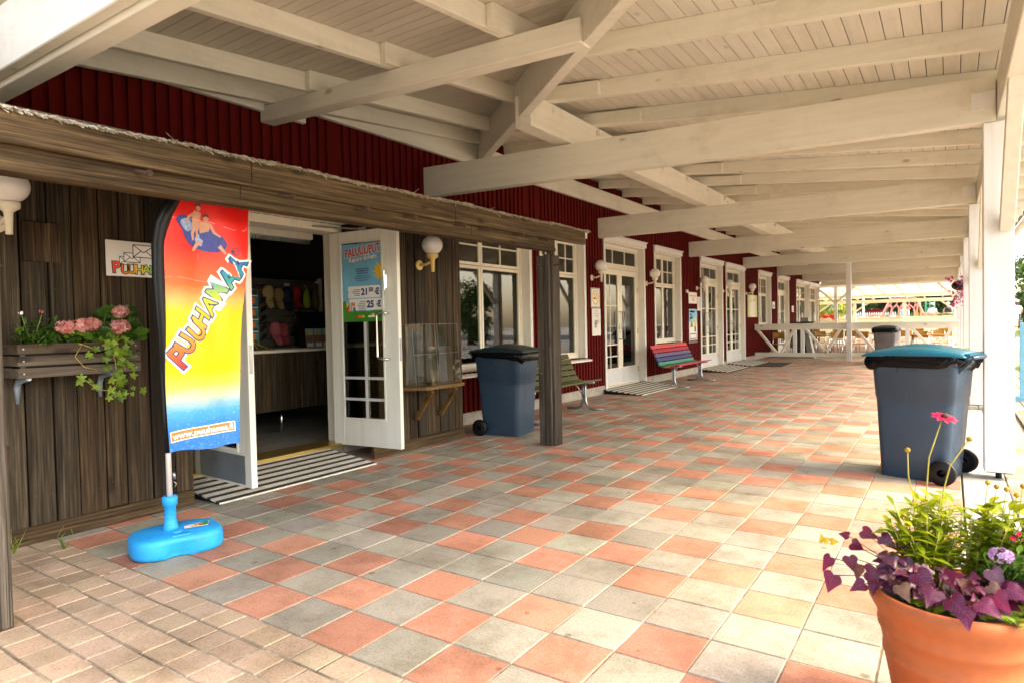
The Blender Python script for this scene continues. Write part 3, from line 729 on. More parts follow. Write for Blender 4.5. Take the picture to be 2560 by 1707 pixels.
for y0, y1 in ((-4.5, .0), (.004, 2.3), (2.304, 3.80)): longbeam('lintel_beam', GX-.10, GX-.022, y0, y1, -.055, .16, wob=.002)
longbeam('lintel_strip', GX-.021, GX+.0, -4.5, 3.78, -.052, -.012)
mb = MB()
for k in range(16):
    xa = GX-.03-k*.115
    mb.hexa([(xa-.108,-4.5,2.27+.2*(k+1)/16),(xa,-4.5,2.27+.2*k/16),(xa,4.35,2.34+.2*k/16),(xa-.108,4.35,2.34+.2*(k+1)/16)]+[(xa-.108,-4.5,2.29+.2*(k+1)/16),(xa,-4.5,2.29+.2*k/16),(xa,4.35,2.36+.2*k/16),(xa-.108,4.35,2.36+.2*(k+1)/16)])
mb.build('canopy_boards', 'wy', front)
def straw_mat():
    m, t, b = new_mat('old_thatch'); g_ = N(t, 'ShaderNodeNewGeometry')
    r = ramp(t, [(0, (.14, .105, .055)), (.5, (.34, .28, .18)), (1, (.52, .47, .38))]); t.links.new(g_.outputs['Random Per Island'], r.inputs[0])
    t.links.new(r.outputs[0], b.inputs['Base Color']); b.inputs['Roughness'].default_value = .6
    return m
mt['straw'] = straw_mat()
mt['strawbase'] = plain('thatch_core', (.07, .05, .025), .9)
tc_ = MB()
tc_.hexa([(-4.5,-4.5,2.48),(GX+.0,-4.5,2.34),(GX+.0,4.36,2.405),(-4.5,4.36,2.55)]+[(-4.5,-4.5,2.56),(GX+.0,-4.5,2.365),(GX+.0,4.36,2.435),(-4.5,4.36,2.63)])
tc_.build('thatch_core', 'strawbase', front); th = MB()
for k in range(6500):
    y = rk.uniform(-4.0, 4.5); x = GX+.035 - abs(rk.gauss(0, .12))
    z = zf(y)+.236+max(0, (GX-x))*.10 + abs(rk.gauss(0, .005)) + .008*math.sin(y*5.3)*math.sin(y*2.1)
    L_ = rk.uniform(.03, .10)
    d = Vector((rk.uniform(.5, 1), rk.gauss(.35, .22), rk.gauss(-.10, .05))).normalized()
    if rk.random() < .006: d = Vector((.5, rk.uniform(-.8, .8), rk.uniform(-.5, .5))).normalized(); L_ = rk.uniform(.08, .14)
    p = Vector((min(x, GX+.02), y, z)); q = p + d*L_
    if q.x > GX+.05: q.x = GX+.05
    w_ = rk.uniform(.0018, .0036)
    th.tube([p, (p+q)/2+Vector((0, 0, .004)), q-Vector((0, 0, .005))], w_, 4, caps=False, smooth=False)
th.build('thatch', 'straw', front)
# posts: right one of three timbers, left one at the picture's edge
p_ = MB(); p_.box(GX-.19, GX-.105, 3.67, 3.83, 0, 2.08); p_.build('gate_post', 'wpost', front, bevel=.006)
p_ = MB(); p_.box(GX-.098, GX-.03, 3.66, 3.70, 0.003, 2.09); p_.box(GX-.102, GX-.005, 3.704, 3.86, 0, 2.085); p_.build('gate_post', 'wpost', front, bevel=.006)
p_ = MB(); p_.box(GX-.10, GX+.04, -1.42, -1.245, 0, 2.10); p_.build('gate_post', 'wpost', front, bevel=.008)
def nail(p, d, r=.012, L_=.14, head=.022):
    p, d = Vector(p), Vector(d).normalized(); mb = MB()
    mb.tube([p, p+d*L_], r, 7, smooth=False); mb.tube([p+d*L_, p+d*(L_+.018)], [head, head*.85], 7, smooth=False)
    mb.build('iron_peg', 'rust', front)
for y in (-.62, .28, .92, 1.42, 2.05, 2.42, 2.98, 3.46): nail((GX-.0225, y, zf(y)+.055), (1, .28, -.18+rk.uniform(-.08, .08)), .011, .10, .02)
for z in (1.98, 1.56, 1.28, .80): nail((GX-.13, 3.668, z), (.1, -1, 0), .011, .07, .018)
nail((GX-.004, 3.74, 1.97), (1, .1, .1), .011, .10, .018)
for zz in (1.66, .70): st = MB(); st.beam((GX-.02, -1.244, zz), (GX-.6, -1.05, zz+.04), .03, .006); st.build('strap_hinge', 'rust', front)
# ================================================================ lamps
def globe_lamp(label, fit='lampwhite'):
    r_ = thing('globe_lamp', label, 'wall lamp', (0, 0, 0), 0, 'globe lamps along the wall')
    MB().sphere((.20, 0, .13), .114, 28, 18, sc=(1, 1, .92)).build('globe', 'opal', r_)
    MB().lathe([(.001,.032),(.060,.032),(.062,.026),(.060,-.002),(.052,-.006),(.032,-.022),(.024,-.03),(.018,-.16),(.001,-.16)], (.20,0,0), 20).build('lamp_holder', fit, r_)
    m_ = MB(); m_.tube([(.016,0,-.075),(.10,0,-.075),(.18,0,-.05)], [.017,.014,.014], 10); m_.build('arm', fit, r_)
    m_ = MB(); m_.lathe([(.001,.0),(.055,.0),(.055,.012),(.04,.018),(.001,.02)], (0,0,-.075), 18, mat=Matrix.Rotation(R(90), 3, 'Y')); m_.build('wall_plate', fit, r_)
    return r_
lampY = globe_lamp('cream globe lamp with yellowed holder above the clear brochure display', 'lampyellow'); lampY.location = (CX+.012, 2.965, 2.085)
lamp0 = globe_lamp('large cream globe lamp cut by the left edge above the flower box'); lamp0.location = (CX+.012, -.845, 2.095)
for y, z, lab in ((8.19, 2.235, 'cream globe lamp beside the no-smoking sign'), (10.75, 2.235, 'cream globe lamp above the rainbow bench left of the narrow window'),
               (14.08, 2.25, 'cream globe lamp over the small paper notices by the second glazed door'), (16.42, 2.255, 'cream globe lamp between the two farther glazed doors'), (18.95, 2.26, 'farthest cream globe lamp above the picture board near the railing')):
    dup(lamp0, (WX+.026, y, z), 0, lab)
# ================================================================ signs on the wall
def yz(x):   # a flat sheet facing the walk: (y, z) -> point at depth x
    return lambda y, z: (x, y, z)
SX = CX+.016
sg = thing('letter_sign', 'white letter sign with three envelopes and a rainbow word on the board wall', 'sign', (SX, 0, 1.86))
MB().box(SX-.002, SX+.004, -.232, .22, 1.733, 1.984).build('panel', 'paper', sg, bevel=.002)
def env(mb, cy, cz, w_, h, x, t_=.007):
    y0, y1, z0_, z1_ = cy-w_/2, cy+w_/2, cz-h/2, cz+h/2
    def ln(a, b__): 
        a, b__ = Vector((0, *a)), Vector((0, *b__)); d = (b__-a).normalized(); n = Vector((0, -d.z, d.y))*t_/2
        mb.add([Vector((x,0,0))+q for q in (a-n, b__-n, b__+n, a+n)], [(0, 1, 2, 3)], 1)
    mb.add([(x-.0006,y0,z0_),(x-.0006,y1,z0_),(x-.0006,y1,z1_),(x-.0006,y0,z1_)], [(0,1,2,3)], 0)
    for a, b__ in (((y0,z0_),(y1,z0_)),((y1,z0_),(y1,z1_)),((y1,z1_),(y0,z1_)),((y0,z1_),(y0,z0_)),((y0,z1_),(cy,cz-.01*h/.1)),((cy,cz-.01*h/.1),(y1,z1_)),((y0,z0_),(cy-.12*w_,cz+.02*h)),((y1,z0_),(cy+.12*w_,cz+.02*h))): ln(a, b__)
mb = MB(); env(mb, -.10, 1.845, .09, .055, SX+.0052, .004); env(mb, -.06, 1.868, .11, .066, SX+.0062, .005); env(mb, .02, 1.918, .145, .088, SX+.0072, .006)
mb.build('envelope_drawing', ['whiteink', 'ink'], sg)
def rainbow(name, axis, z0_, z1_, stops):
    m, t, b = new_mat(name); tc = N(t, 'ShaderNodeTexCoord'); sp = N(t, 'ShaderNodeSeparateXYZ'); t.links.new(tc.outputs['Object'], sp.inputs[0])
    mr = N(t, 'ShaderNodeMapRange'); mr.inputs[1].default_value = z0_; mr.inputs[2].default_value = z1_
    t.links.new(sp.outputs[axis], mr.inputs[0]); r = ramp(t, stops); t.links.new(mr.outputs[0], r.inputs[0])
    t.links.new(r.outputs[0], b.inputs['Base Color']); b.inputs['Roughness'].default_value = .55
    return m
RB = [(0, (.80, .03, .02)), (.2, (.90, .16, .02)), (.42, (.95, .55, .02)), (.6, (.45, .62, .05)), (.75, (.02, .36, .22)), (1, (.01, .13, .42))]
mt['rainbow_y'] = rainbow('rainbow_lettering_level', 1, -.20, .20, RB)
mb = MB(); yy = -.195
for i, ch in enumerate('PUUHAMAA'):
    s_ = .088*(1.25 if i == 0 else 1); w_ = {'M': .066, 'H': .056}.get(ch, .048)
    for mi, bold, dx in ((1, .016, .005), (0, .003, .0062)):
        vs, fs = glyphs(ch, s_, bold*.45); a = (.06, -.08, .05, -.04, .05, -.05, .06, -.04)[i]
        put(mb, (vs, fs), lambda x, y: (SX+dx, yy+x*math.cos(a)-y*math.sin(a), 1.757+x*math.sin(a)+y*math.cos(a)), mi)
    yy += w_*(1.15 if i == 0 else .98)
mb.build('lettering', ['rainbow_y', 'ink'], sg)
# ================================================================ feather flag
FX = -3.10
flag = thing('feather_flag', 'red, yellow and blue feather flag on a pole with a blue plastic foot', 'banner', (-3.08, -.29, 0))
def cloth_x(y, z): return FX + .012*math.sin((y+.3)*9-z*5.5)*min(1, max(0, (y+.32)*3)) + .016*math.sin(y*16+z*3.0) + .010*math.sin(z*7+y*5) + .006*math.sin(y*38-z*6)*(y+.32)
Lc = [(.605,-.324),(1.249,-.307),(1.664,-.300),(1.881,-.301),(1.955,-.283),(2.041,-.254),(2.144,-.194),(2.20,-.15)]
Lo = [(.605,-.324),(.833,-.322),(1.146,-.336),(1.333,-.345),(1.518,-.354),(1.661,-.359),(1.865,-.357),(1.989,-.346),(2.064,-.32),(2.137,-.276),(2.22,-.20)]
Rr = [(.581,.168),(.829,.171),(1.23,.187),(1.459,.202),(1.62,.22),(1.864,.254),(2.149,.296),(2.30,.31)]
def itp(tb, z):
    if z <= tb[0][0]: return tb[0][1]
    for (a, b__), (c, d) in zip(tb, tb[1:]):
        if z <= c: return b__ + (d-b__)*(z-a)/(c-a)
    return tb[-1][1]
def fz(u, v): 
    zlo = .598-.020*u + .006*math.sin(u*9); return zlo + (2.20-zlo)*v
def fl(u, v):
    z = fz(u, v); a, b__ = itp(Lc, z), itp(Rr, z); y = a+(b__-a)*u
    return (cloth_x(y, z), y, z)
def flag_mat():
    m, t, b = new_mat('printed_flag_cloth'); tc = N(t, 'ShaderNodeTexCoord'); sp = N(t, 'ShaderNodeSeparateXYZ'); t.links.new(tc.outputs['Object'], sp.inputs[0])
    mr = N(t, 'ShaderNodeMapRange'); mr.inputs[1].default_value = .55; mr.inputs[2].default_value = 2.25; t.links.new(sp.outputs[2], mr.inputs[0])
    n = noise(t, objco(t, (1, 1.5, 4), False), 6, 6, .65); ad = N(t, 'ShaderNodeMath', operation='MULTIPLY_ADD'); ad.inputs[1].default_value = .05
    t.links.new(n.outputs[0], ad.inputs[0]); t.links.new(mr.outputs[0], ad.inputs[2])
    r = ramp(t, [(.0, (.005, .17, .66)), (.13, (.008, .23, .75)), (.19, (.06, .42, .80)), (.245, (.60, .74, .50)), (.285, (.95, .82, .12)), (.34, (.98, .68, .0)), (.56, (.98, .62, .0)), (.60, (.96, .48, .12)), (.66, (.96, .16, .03)), (.8, (.92, .018, .012)), (1, (.90, .012, .01))])
    t.links.new(ad.outputs[0], r.inputs[0])
    w_ = noise(t, objco(t, (1, 10, 16), False), 3.5, 7, .75); rw_ = ramp(t, [(.55, (0, 0, 0)), (.70, (1, 1, 1))]); t.links.new(w_.outputs[0], rw_.inputs[0])
    rz = ramp(t, [(.17, (.6, .6, .6)), (.24, (0, 0, 0))]); t.links.new(mr.outputs[0], rz.inputs[0])
    f = mixc(t, 1, rw_.outputs[0], rz.outputs[0], 'MULTIPLY')
    c = mixc(t, f, r.outputs[0], (.45, .72, .88))
    w2 = noise(t, objco(t, (1, 9, 3), False), 3, 7, .8); r2_ = ramp(t, [(.60, (0, 0, 0)), (.72, (1, 1, 1))]); t.links.new(w2.outputs[0], r2_.inputs[0])
    rz2 = ramp(t, [(.66, (0, 0, 0)), (.72, (.6, .6, .6)), (.80, (.6, .6, .6)), (.88, (0, 0, 0))]); t.links.new(mr.outputs[0], rz2.inputs[0])
    c = mixc(t, mixc(t, 1, r2_.outputs[0], rz2.outputs[0], 'MULTIPLY'), c, (.85, .25, .35))
    t.links.new(c, b.inputs['Base Color']); b.inputs['Roughness'].default_value = .42
    tl = N(t, 'ShaderNodeBsdfTranslucent'); t.links.new(c, tl.inputs[0]); mx = N(t, 'ShaderNodeMixShader'); mx.inputs[0].default_value = .10
    t.links.new(b.outputs[0], mx.inputs[1]); t.links.new(tl.outputs[0], mx.inputs[2]); t.links.new(mx.outputs[0], t.nodes['Material Output'].inputs[0])
    return m
mt['flag'] = flag_mat()
cl = MB().grid(fl, 70, 200).build('cloth', 'flag', flag)
def slv(u, v):
    z = .605+(2.22-.605)*v; a, b__ = itp(Lo, z), itp(Lc, z)-.0; y = a+(b__-a)*u
    return (cloth_x(y, z)+.022*math.sin(math.pi*u)-.003, y, z)
mb = MB().grid(slv, 8, 60)
mb.tube([(cloth_x(y, z)-.012, y, z) for z, y in ((.60,-.322),(.833,-.321),(1.146,-.325),(1.333,-.334),(1.518,-.343),(1.661,-.347),(1.865,-.345),(1.989,-.332),(2.064,-.305),(2.137,-.260),(2.21,-.19))], [.013,.013,.015,.016,.017,.018,.02,.022,.024,.024,.022], 12)
mb.build('pole_sleeve', 'black', flag)
def on(y, z, e): return (cloth_x(y, z)+e+.0016, y, z)
# printed picture: two children riding a blue inner tube
pr = MB()
def blob(mb, pts, e, mi, n=6):
    """smooth closed outline through pts, filled, lying on the cloth"""
    P = []; m_ = len(pts)
    for i in range(m_):
        p0, p1, p2, p3 = [Vector(pts[(i+k-1) % m_]) for k in range(4)]
        for k in range(n):
            t_ = k/n; P.append(.5*((2*p1)+(-p0+p2)*t_+(2*p0-5*p1+4*p2-p3)*t_**2+(-p0+3*p1-3*p2+p3)*t_**3))
    c = sum(P, Vector((0, 0)))/len(P)
    vs = [on(c.x, c.y, e)]+[on(p.x, p.y, e) for p in P]
    mb.add(vs, [(0, 1+i, 1+(i+1) % len(P)) for i in range(len(P))], mi)
def stroke(mb, pts, w_, e, mi):
    """tapering painted limb"""
    n = len(pts); ww = w_ if isinstance(w_, (list, tuple)) else [w_]*n; L_, R_ = [], []
    for i, p in enumerate(pts):
        a, b__ = Vector(pts[max(0, i-1)]), Vector(pts[min(n-1, i+1)]); d = (b__-a).normalized(); q = Vector((-d.y, d.x))*ww[i]/2; p = Vector(p)
        L_.append(on(*(p+q), e)); R_.append(on(*(p-q), e))
    mb.add(L_+R_, [(i, i+1, n+i+1, n+i) for i in range(n-1)], mi)
blob(pr, [(-.232,2.02),(-.20,2.052),(-.14,2.05),(-.10,2.02),(-.02,1.99),(.06,1.955),(.10,1.89),(.06,1.845),(-.02,1.842),(-.11,1.862),(-.17,1.91),(-.19,1.96)], .0016, 0)
blob(pr, [(-.205,2.015),(-.17,2.035),(-.13,2.02),(-.12,1.98),(-.155,1.955),(-.19,1.98)], .0026, 1)
blob(pr, [(-.10,1.925),(-.06,1.955),(.02,1.945),(.07,1.90),(.04,1.868),(-.03,1.865),(-.09,1.89)], .0026, 1)
for cy, cz, s_ in ((-.08, 2.112, 1), (-.03, 2.050, 1.12)):
    blob(pr, [(cy-.016*s_,cz),(cy,cz+.02*s_),(cy+.016*s_,cz),(cy,cz-.022*s_)], .0046, 2)
    blob(pr, [(cy-.018*s_,cz+.004),(cy-.01*s_,cz+.023*s_),(cy+.01*s_,cz+.023*s_),(cy+.018*s_,cz+.004),(cy,cz+.012*s_)], .0052, 3)
stroke(pr, [(-.083,2.088),(-.095,2.04),(-.10,1.99)], [.05,.055,.045], .0038, 2); stroke(pr, [(-.105,2.075),(-.145,2.05),(-.17,2.01)], [.018,.016,.012], .0036, 2); stroke(pr, [(-.10,1.995),(-.12,1.95),(-.115,1.905)], [.026,.022,.014], .0036, 2)
stroke(pr, [(-.035,2.026),(-.04,1.975),(-.035,1.93)], [.066,.06,.058], .0044, 2); stroke(pr, [(-.065,2.015),(-.09,1.97),(-.085,1.915)], [.02,.017,.012], .005, 2); stroke(pr, [(-.005,2.015),(.02,1.965),(.06,1.94)], [.02,.017,.012], .005, 2)
stroke(pr, [(-.05,1.918),(-.085,1.885),(-.118,1.84)], [.034,.027,.014], .0046, 2); stroke(pr, [(-.015,1.922),(.04,1.895),(.09,1.832)], [.036,.028,.014], .0046, 2)
stroke(pr, [(-.07,1.932),(0,1.928)], [.03,.036], .0054, 0)
for cpts in ([(-.26,2.03),(-.15,2.035),(.0,2.03),(.15,1.995),(.24,2.0),(.27,2.03)], [(-.295,1.67),(-.2,1.668),(-.1,1.655),(.02,1.64),(.12,1.63),(.2,1.62)]): stroke(pr, cpts, [.0015]+[.0028]*4+[.0012], .0014, 4)
mt['crease'] = plain('pale_print_crease', (.92, .42, .40), .5)
mt['tubeblue'] = plain('inner_tube_print', (.035, .055, .28), .45, 0, .4, 60); mt['tubelight'] = plain('pale_tube_print', (.26, .36, .55), .45, 0, .5, 60)
pr.build('printed_picture', ['tubeblue', 'tubelight', 'skin', 'brownhair', 'crease'], cl)
# the park's word mark climbing across the flag
BL0, BL1 = Vector((-.228, 1.112)), Vector((.250, 1.795)); dl = (BL1-BL0); LL = dl.length; dl.normalize(); nl = Vector((-dl.y, dl.x))
mt['rainbow_flag'] = rainbow('rainbow_lettering_climbing', 2, 1.12, 1.88, [(0, (.80, .03, .02)), (.12, (.92, .16, .02)), (.30, (.95, .42, .03)), (.46, (.90, .62, .03)), (.58, (.50, .62, .05)), (.70, (.02, .36, .30)), (.85, (.01, .20, .42)), (1, (.01, .09, .36))])
lt = MB(); siz = [.185, .150, .150, .150, .150, .155, .150, .165]; tilt = [-.10, .10, -.10, .08, -.06, .08, -.05, .10]; dy = [-.016, .004, -.002, .006, .0, .004, .0, -.006]
adv = []
for i, ch in enumerate('PUUHAMAA'):
    vs, fs = glyphs(ch, siz[i]*1.02, .004); adv.append((min(v[0] for v in vs), max(v[0] for v in vs)))
tot = sum(b__-a for a, b__ in adv) + 7*.008; kx = (LL-.01)/tot; cx_ = 0
for i, ch in enumerate('PUUHAMAA'):
    o = BL0 + dl*cx_ + nl*dy[i]
    for mi, bold, e in ((0, .026, .0020), (1, .0115, .0034), (2, .0040, .0048)):
        vs, fs = glyphs(ch, siz[i]*1.02, bold); c, s_ = math.cos(tilt[i]), math.sin(tilt[i])
        def mp(x, y):
            x = (x-adv[i][0])*kx; x, y = x*c-y*s_+y*.10, x*s_+y*c
            p = o+dl*x+nl*y; return on(p.x, p.y, e+mi*.0001+i*.00004)
        put(lt, (vs, fs), mp, mi)
    cx_ += (adv[i][1]-adv[i][0]+.008)*kx
put(lt, glyphs('R', .034, .001), lambda x, y: on(*(Vector((.139, 1.836))+dl*(x)+nl*y), .004), 1)
ring = [(math.cos(k*math.pi/12), math.sin(k*math.pi/12)) for k in range(25)]
lt.add([on(.150+.026*r_*a, 1.852+.026*r_*b__, .004) for r_ in (1, .84) for a, b__ in ring], [(k, k+1, 26+k, 25+k) for k in range(24)], 1)
lt.build('lettering', ['whiteink', 'navy', 'rainbow_flag'], cl)
ul = MB()
def urlz(y): return .660+.022*math.sin((y+.29)/.43*2.2)*.6 + .006*(y+.29)
for mi, e, h, y0, y1 in ((0, .0018, .033, -.300, .138), (1, .0030, .026, -.293, .131)):
    n = 16; ul.add([on(y0+(y1-y0)*k/n, urlz(y0+(y1-y0)*k/n)+.028+sg_*h, e) for sg_ in (-1, 1) for k in range(n+1)], [(k, k+1, n+2+k, n+1+k) for k in range(n)], mi)
vs, fs = glyphs('www.puuhamaa.fi', .0545, .0019, spacing=1.0); xm = max(v[0] for v in vs)
put(ul, (vs, fs), lambda x, y: on(-.284+x*.405/xm, urlz(-.284+x*.405/xm)+.012+y*.95, .0042), 0)
ul.build('address_band', ['whiteink', 'orange'], cl)
PX, PY = -3.115, -.312
pm = MB(); pm.tube([(PX,PY,.16),(PX,PY,.62),(PX,PY-.004,.66)], [.017,.016,.012], 12)
mt['poleal'] = plain('pale_pole', (.70, .66, .62), .3, .4, .05); pm.build('pole', 'poleal', flag)
cp = MB(); cp.tube([(PX-.0,PY+.03,.47),(PX,PY+.034,.43)], .010, 8); cp.tube([(PX,PY+.03,.415),(PX,PY+.045,.40),(PX,PY+.03,.375),(PX,PY+.016,.40),(PX,PY+.03,.415)], .003, 6); cp.build('clip', 'steel', flag)
# foot: rounded hollow water-filled slab
mt['bluefoot'] = scuffed('blue_moulded_plastic', (.0, .36, .82), .45, (.12, .46, .80), .5, 7, (.10, .22, .32))
bf = bmesh.new()
def outline(r_): 
    P = []
    for k in range(56):
        a = 2*math.pi*k/56; c, s_ = math.cos(a), math.sin(a); e_ = 2.0/3.2
        P.append((r_*.192*math.copysign(abs(c)**e_, c), r_*.255*math.copysign(abs(s_)**e_, s_)))
    return P
prof = [(.93, .003), (.985, .012), (1.0, .03), (1.0, .088), (.985, .104), (.95, .116), (.88, .123), (.5, .127), (.2, .129)]
mbf = MB(); ang = R(-17)
def ft(x, y, z): 
    return (-3.105 + x*math.cos(ang)-y*math.sin(ang), -.285 + x*math.sin(ang)+y*math.cos(ang), z)
vs = []; 
for r_, z in prof:
    for x, y in outline(r_):
        if x > .12 and -.075 < y < .06 and z < .09: x = .145 if z < .058 else x-.004     # hand grip cut into the near side
        vs.append(ft(x, y, z))
n = 56; fs = [(i*n+k, i*n+(k+1) % n, (i+1)*n+(k+1) % n, (i+1)*n+k) for i in range(len(prof)-1) for k in range(n)]
vs.append(ft(0, 0, .129)); fs += [((len(prof)-1)*n+k, (len(prof)-1)*n+(k+1) % n, len(vs)-1) for k in range(n)]
mbf.add(vs, fs, 0, True)
ft_o = mbf.build('foot', 'bluefoot', flag)
mb = MB(); mb.lathe([(.001,.110),(.045,.122),(.040,.150),(.034,.185),(.032,.275),(.043,.28),(.044,.325),(.036,.335),(.020,.335)], (PX, PY, .0), 22); mb.build('socket', 'bluefoot', ft_o)
mb = MB(); mb.lathe([(.001,.1375),(.028,.1375),(.032,.134),(.033,.128)], (ft(.075, -.01, 0)[0], ft(.075, -.01, 0)[1], .0), 22); mb.hexa([Vector(ft(a, b__, z)) for z in (.10, .1285) for a, b__ in ((.105,-.06),(.160,-.055),(.160,.05),(.105,.055))]); mb.build('filler_cap', 'bluefoot', ft_o, bevel=.006, seg=2)
mb = MB(); q = [ft(a, b__, .1318) for a, b__ in ((-.005,.045),(.055,.035),(.07,.165),(-.02,.195))]; mb.add(q, [(0,1,2,3)], 0)
mb.add([ft(a, b__, .1324) for a, b__ in ((.018,.075),(.046,.07),(.05,.12),(.016,.13))], [(0,1,2,3)], 1); mb.add([ft(a, b__, .1326) for a, b__ in ((-.005,.13),(.048,.12),(.052,.168),(-.02,.19))], [(0,1,2,3)], 2); mb.add([ft(a, b__, .1328) for a, b__ in ((.0,.10),(.02,.10),(.02,.15),(.0,.15))], [(0,1,2,3)], 3)
mb.build('sticker', ['whiteink', 'yellow', 'greenink', 'orange'], ft_o)
# ================================================================ poster taped to the open right-hand leaf
def Lf(u, z, n=-.003):   # on the leaf's near face
    p = A_r(u-.0, n, z); return tuple(p)
pos_ = thing('ticket_poster', 'sky-blue return ticket price poster taped inside the glazed door leaf', 'poster', tuple(A_r(.4, 0, 1.8)))
U0, U1, ZA, ZB = .150, .735, 1.398, 2.20
def dotplane(e): return lambda u, z: tuple(A_r(u, .0185-e, z))
mb = MB(); f0 = dotplane(0); f1 = dotplane(.0015)
mb.add([f0(U0,ZA),f0(U1,ZA),f0(U1,ZB),f0(U0,ZB)], [(0,1,2,3)], 0)
hill = [(U0,ZA),(U1,ZA),(U1,1.585),(.71,1.60),(.68,1.565),(.62,1.52),(.50,1.50),(.30,1.505),(.245,1.55),(.225,1.60),(.20,1.585),(.18,1.62),(U0,1.60)]
mb.add([f1(*p) for p in hill], [tuple(range(len(hill)))], 1)
sheet = mb.build('sheet', ['skyink', 'greenink'], pos_)
tx = MB()
def word(s_, u, z, size, bold, mi, e, ang=0, align='LEFT', jig=None, wmax=None):
    vs, fs = glyphs(s_, size, bold, align); c, sn = math.cos(ang), math.sin(ang)
    k = 1
    if wmax: k = wmax/(max(v[0] for v in vs)-min(v[0] for v in vs))
    put(tx, (vs, fs), lambda x, y: dotplane(e)(u+x*k*c-y*sn, z+x*k*sn+y*c), mi)
word('PALUULIPUT', .195, 2.062, .118, .0085, 2, .0022, .09, wmax=.475); word('PALUULIPUT', .199, 2.064, .118, .003, 0, .003, .09, wmax=.467)
word('Return tickets', .257, 2.003, .066, .0035, 3, .0022, .10, wmax=.368); word('Return tickets', .254, 2.006, .066, .002, 2, .003, .10, wmax=.368)
for k, s_ in enumerate(('Saatavana infosta', '& myymälästä vain', 'vierailusi aikana')): word(s_, .425, 1.932-k*.022, .024, .0006, 3, .0022, .02, 'CENTER')
for k, s_ in enumerate(('Available from the', 'info desk & shop only', 'during your visit')): word(s_, .425, 1.860-k*.022, .024, .0002, 3, .0022, .02, 'CENTER')
def rrect(u0, u1, z0_, z1_, e, mi, r_=.012):
    P = []
    for cu, cz, a0 in ((u1-r_,z1_-r_,0),(u0+r_,z1_-r_,90),(u0+r_,z0_+r_,180),(u1-r_,z0_+r_,270)):
        for k in range(5): a = R(a0+k*22.5); P.append((cu+r_*math.cos(a), cz+r_*math.sin(a)))
    tx.add([dotplane(e)(*p) for p in P], [tuple(range(len(P)))], mi)
rrect(.228, .655, 1.640, 1.762, .002, 2); rrect(.238, .680, 1.512, 1.632, .002, 2)
for (a, b__) in ((.228,1.70),(.655,1.70),(.68,1.572)):
    tx.add([dotplane(.0026)(a+.009*math.cos(k*.5236), b__+.012*math.sin(k*.5236)) for k in range(12)], [tuple(range(12))], 5)
word('21', .405, 1.672, .092, .004, 3, .003); word('50', .505, 1.702, .058, .003, 3, .003); word('€', .585, 1.672, .088, .004, 3, .003)
word('25', .475, 1.542, .095, .0045, 3, .003); word('€', .605, 1.545, .086, .004, 3, .003)
for zt_, u0, ls in ((1.722, .265, (.085, .115, .095, .075)), (1.600, .335, (.075, .09, .11, .10, .09, .095))):
    for k, L_ in enumerate(ls):
        zz = zt_-k*.019; uu = u0+.125-L_; tx.add([dotplane(.003)(uu,zz),dotplane(.003)(uu+L_,zz),dotplane(.003)(uu+L_,zz+.006),dotplane(.003)(uu,zz+.006)], [(0,1,2,3)], 3)
for ch, u, z, mi in (('F',.205,1.555,4),('U',.242,1.553,5),('N',.275,1.558,6),('T',.20,1.503,0),('O',.23,1.507,6),('U',.265,1.503,5),('R',.295,1.506,1)): word(ch, u, z, .054, .005, mi, .0034)
for k, mi in ((0,0),(1,6),(2,4)): tx.add([dotplane(.003)(.315+k*.045+a,1.437+b__) for a, b__ in ((0,0),(.038,0),(.038,.026),(0,.026))], [(0,1,2,3)], mi)
tx.add([dotplane(.003)(a, b__) for a, b__ in ((.485,1.44),(.585,1.44),(.575,1.46),(.495,1.46))], [(0,1,2,3)], 2); tx.add([dotplane(.0025)(.555+.02*math.cos(k*.5236), 1.462+.02*math.sin(k*.5236)) for k in range(12)], [tuple(range(12))], 4)
cu, cz = .668, 1.905     # a plain sun with rays
for k in range(12):
    a = k*math.pi/6; pts = [(cu+.055*math.cos(a-.17), cz+.055*math.sin(a-.17)), (cu+.098*math.cos(a-.10), cz+.098*math.sin(a-.10)), (cu+.098*math.cos(a+.10), cz+.098*math.sin(a+.10)), (cu+.055*math.cos(a+.17), cz+.055*math.sin(a+.17))]
    if max(p[0] for p in pts) < U1+.02: tx.add([dotplane(.0022)(min(p[0], U1), p[1]) for p in pts], [(0,1,2,3)], 4)
tx.add([dotplane(.0028)(min(U1, cu+.062*math.cos(k*.2618)), cz+.062*math.sin(k*.2618)) for k in range(24)], [tuple(range(24))], 4)
tx.build('print', ['redink', 'greenink', 'whiteink', 'navy', 'yellow', 'skyink', 'orange'], sheet)
# ================================================================ flower box and its plants
fb_ = thing('flower_box', 'grey slatted flower box hung on brackets on the weathered board wall', 'flower box', (-3.85, -.5, 1.07))
bx0, bx1, by0, by1 = CX+.03, -3.76, -.848, -.145
for zz in (1.073, 1.146, 1.218):
    m_ = MB(); m_.box(bx1-.018, bx1, by0, by1, zz, zz+.06); m_.build('slat', 'planter', fb_, bevel=.003)
    m_ = MB(); m_.box(bx0, bx1-.0185, by0, by0+.018, zz, zz+.06); m_.box(bx0, bx1-.0185, by1-.018, by1, zz, zz+.06); m_.box(bx0, bx0+.018, by0+.02, by1-.02, zz, zz+.06); m_.build('slat', 'planter', fb_, bevel=.003)
m_ = MB(); m_.box(bx1-.045, bx1-.0195, by0+.02, by0+.045, 1.075, 1.27); m_.box(bx1-.045, bx1-.0195, by1-.045, by1-.02, 1.075, 1.27); m_.build('corner_batten', 'planter', fb_)
m_ = MB(); m_.box(bx0+.02, bx1-.046, by0+.05, by1-.05, 1.085, 1.245); m_.build('liner', 'black', fb_)
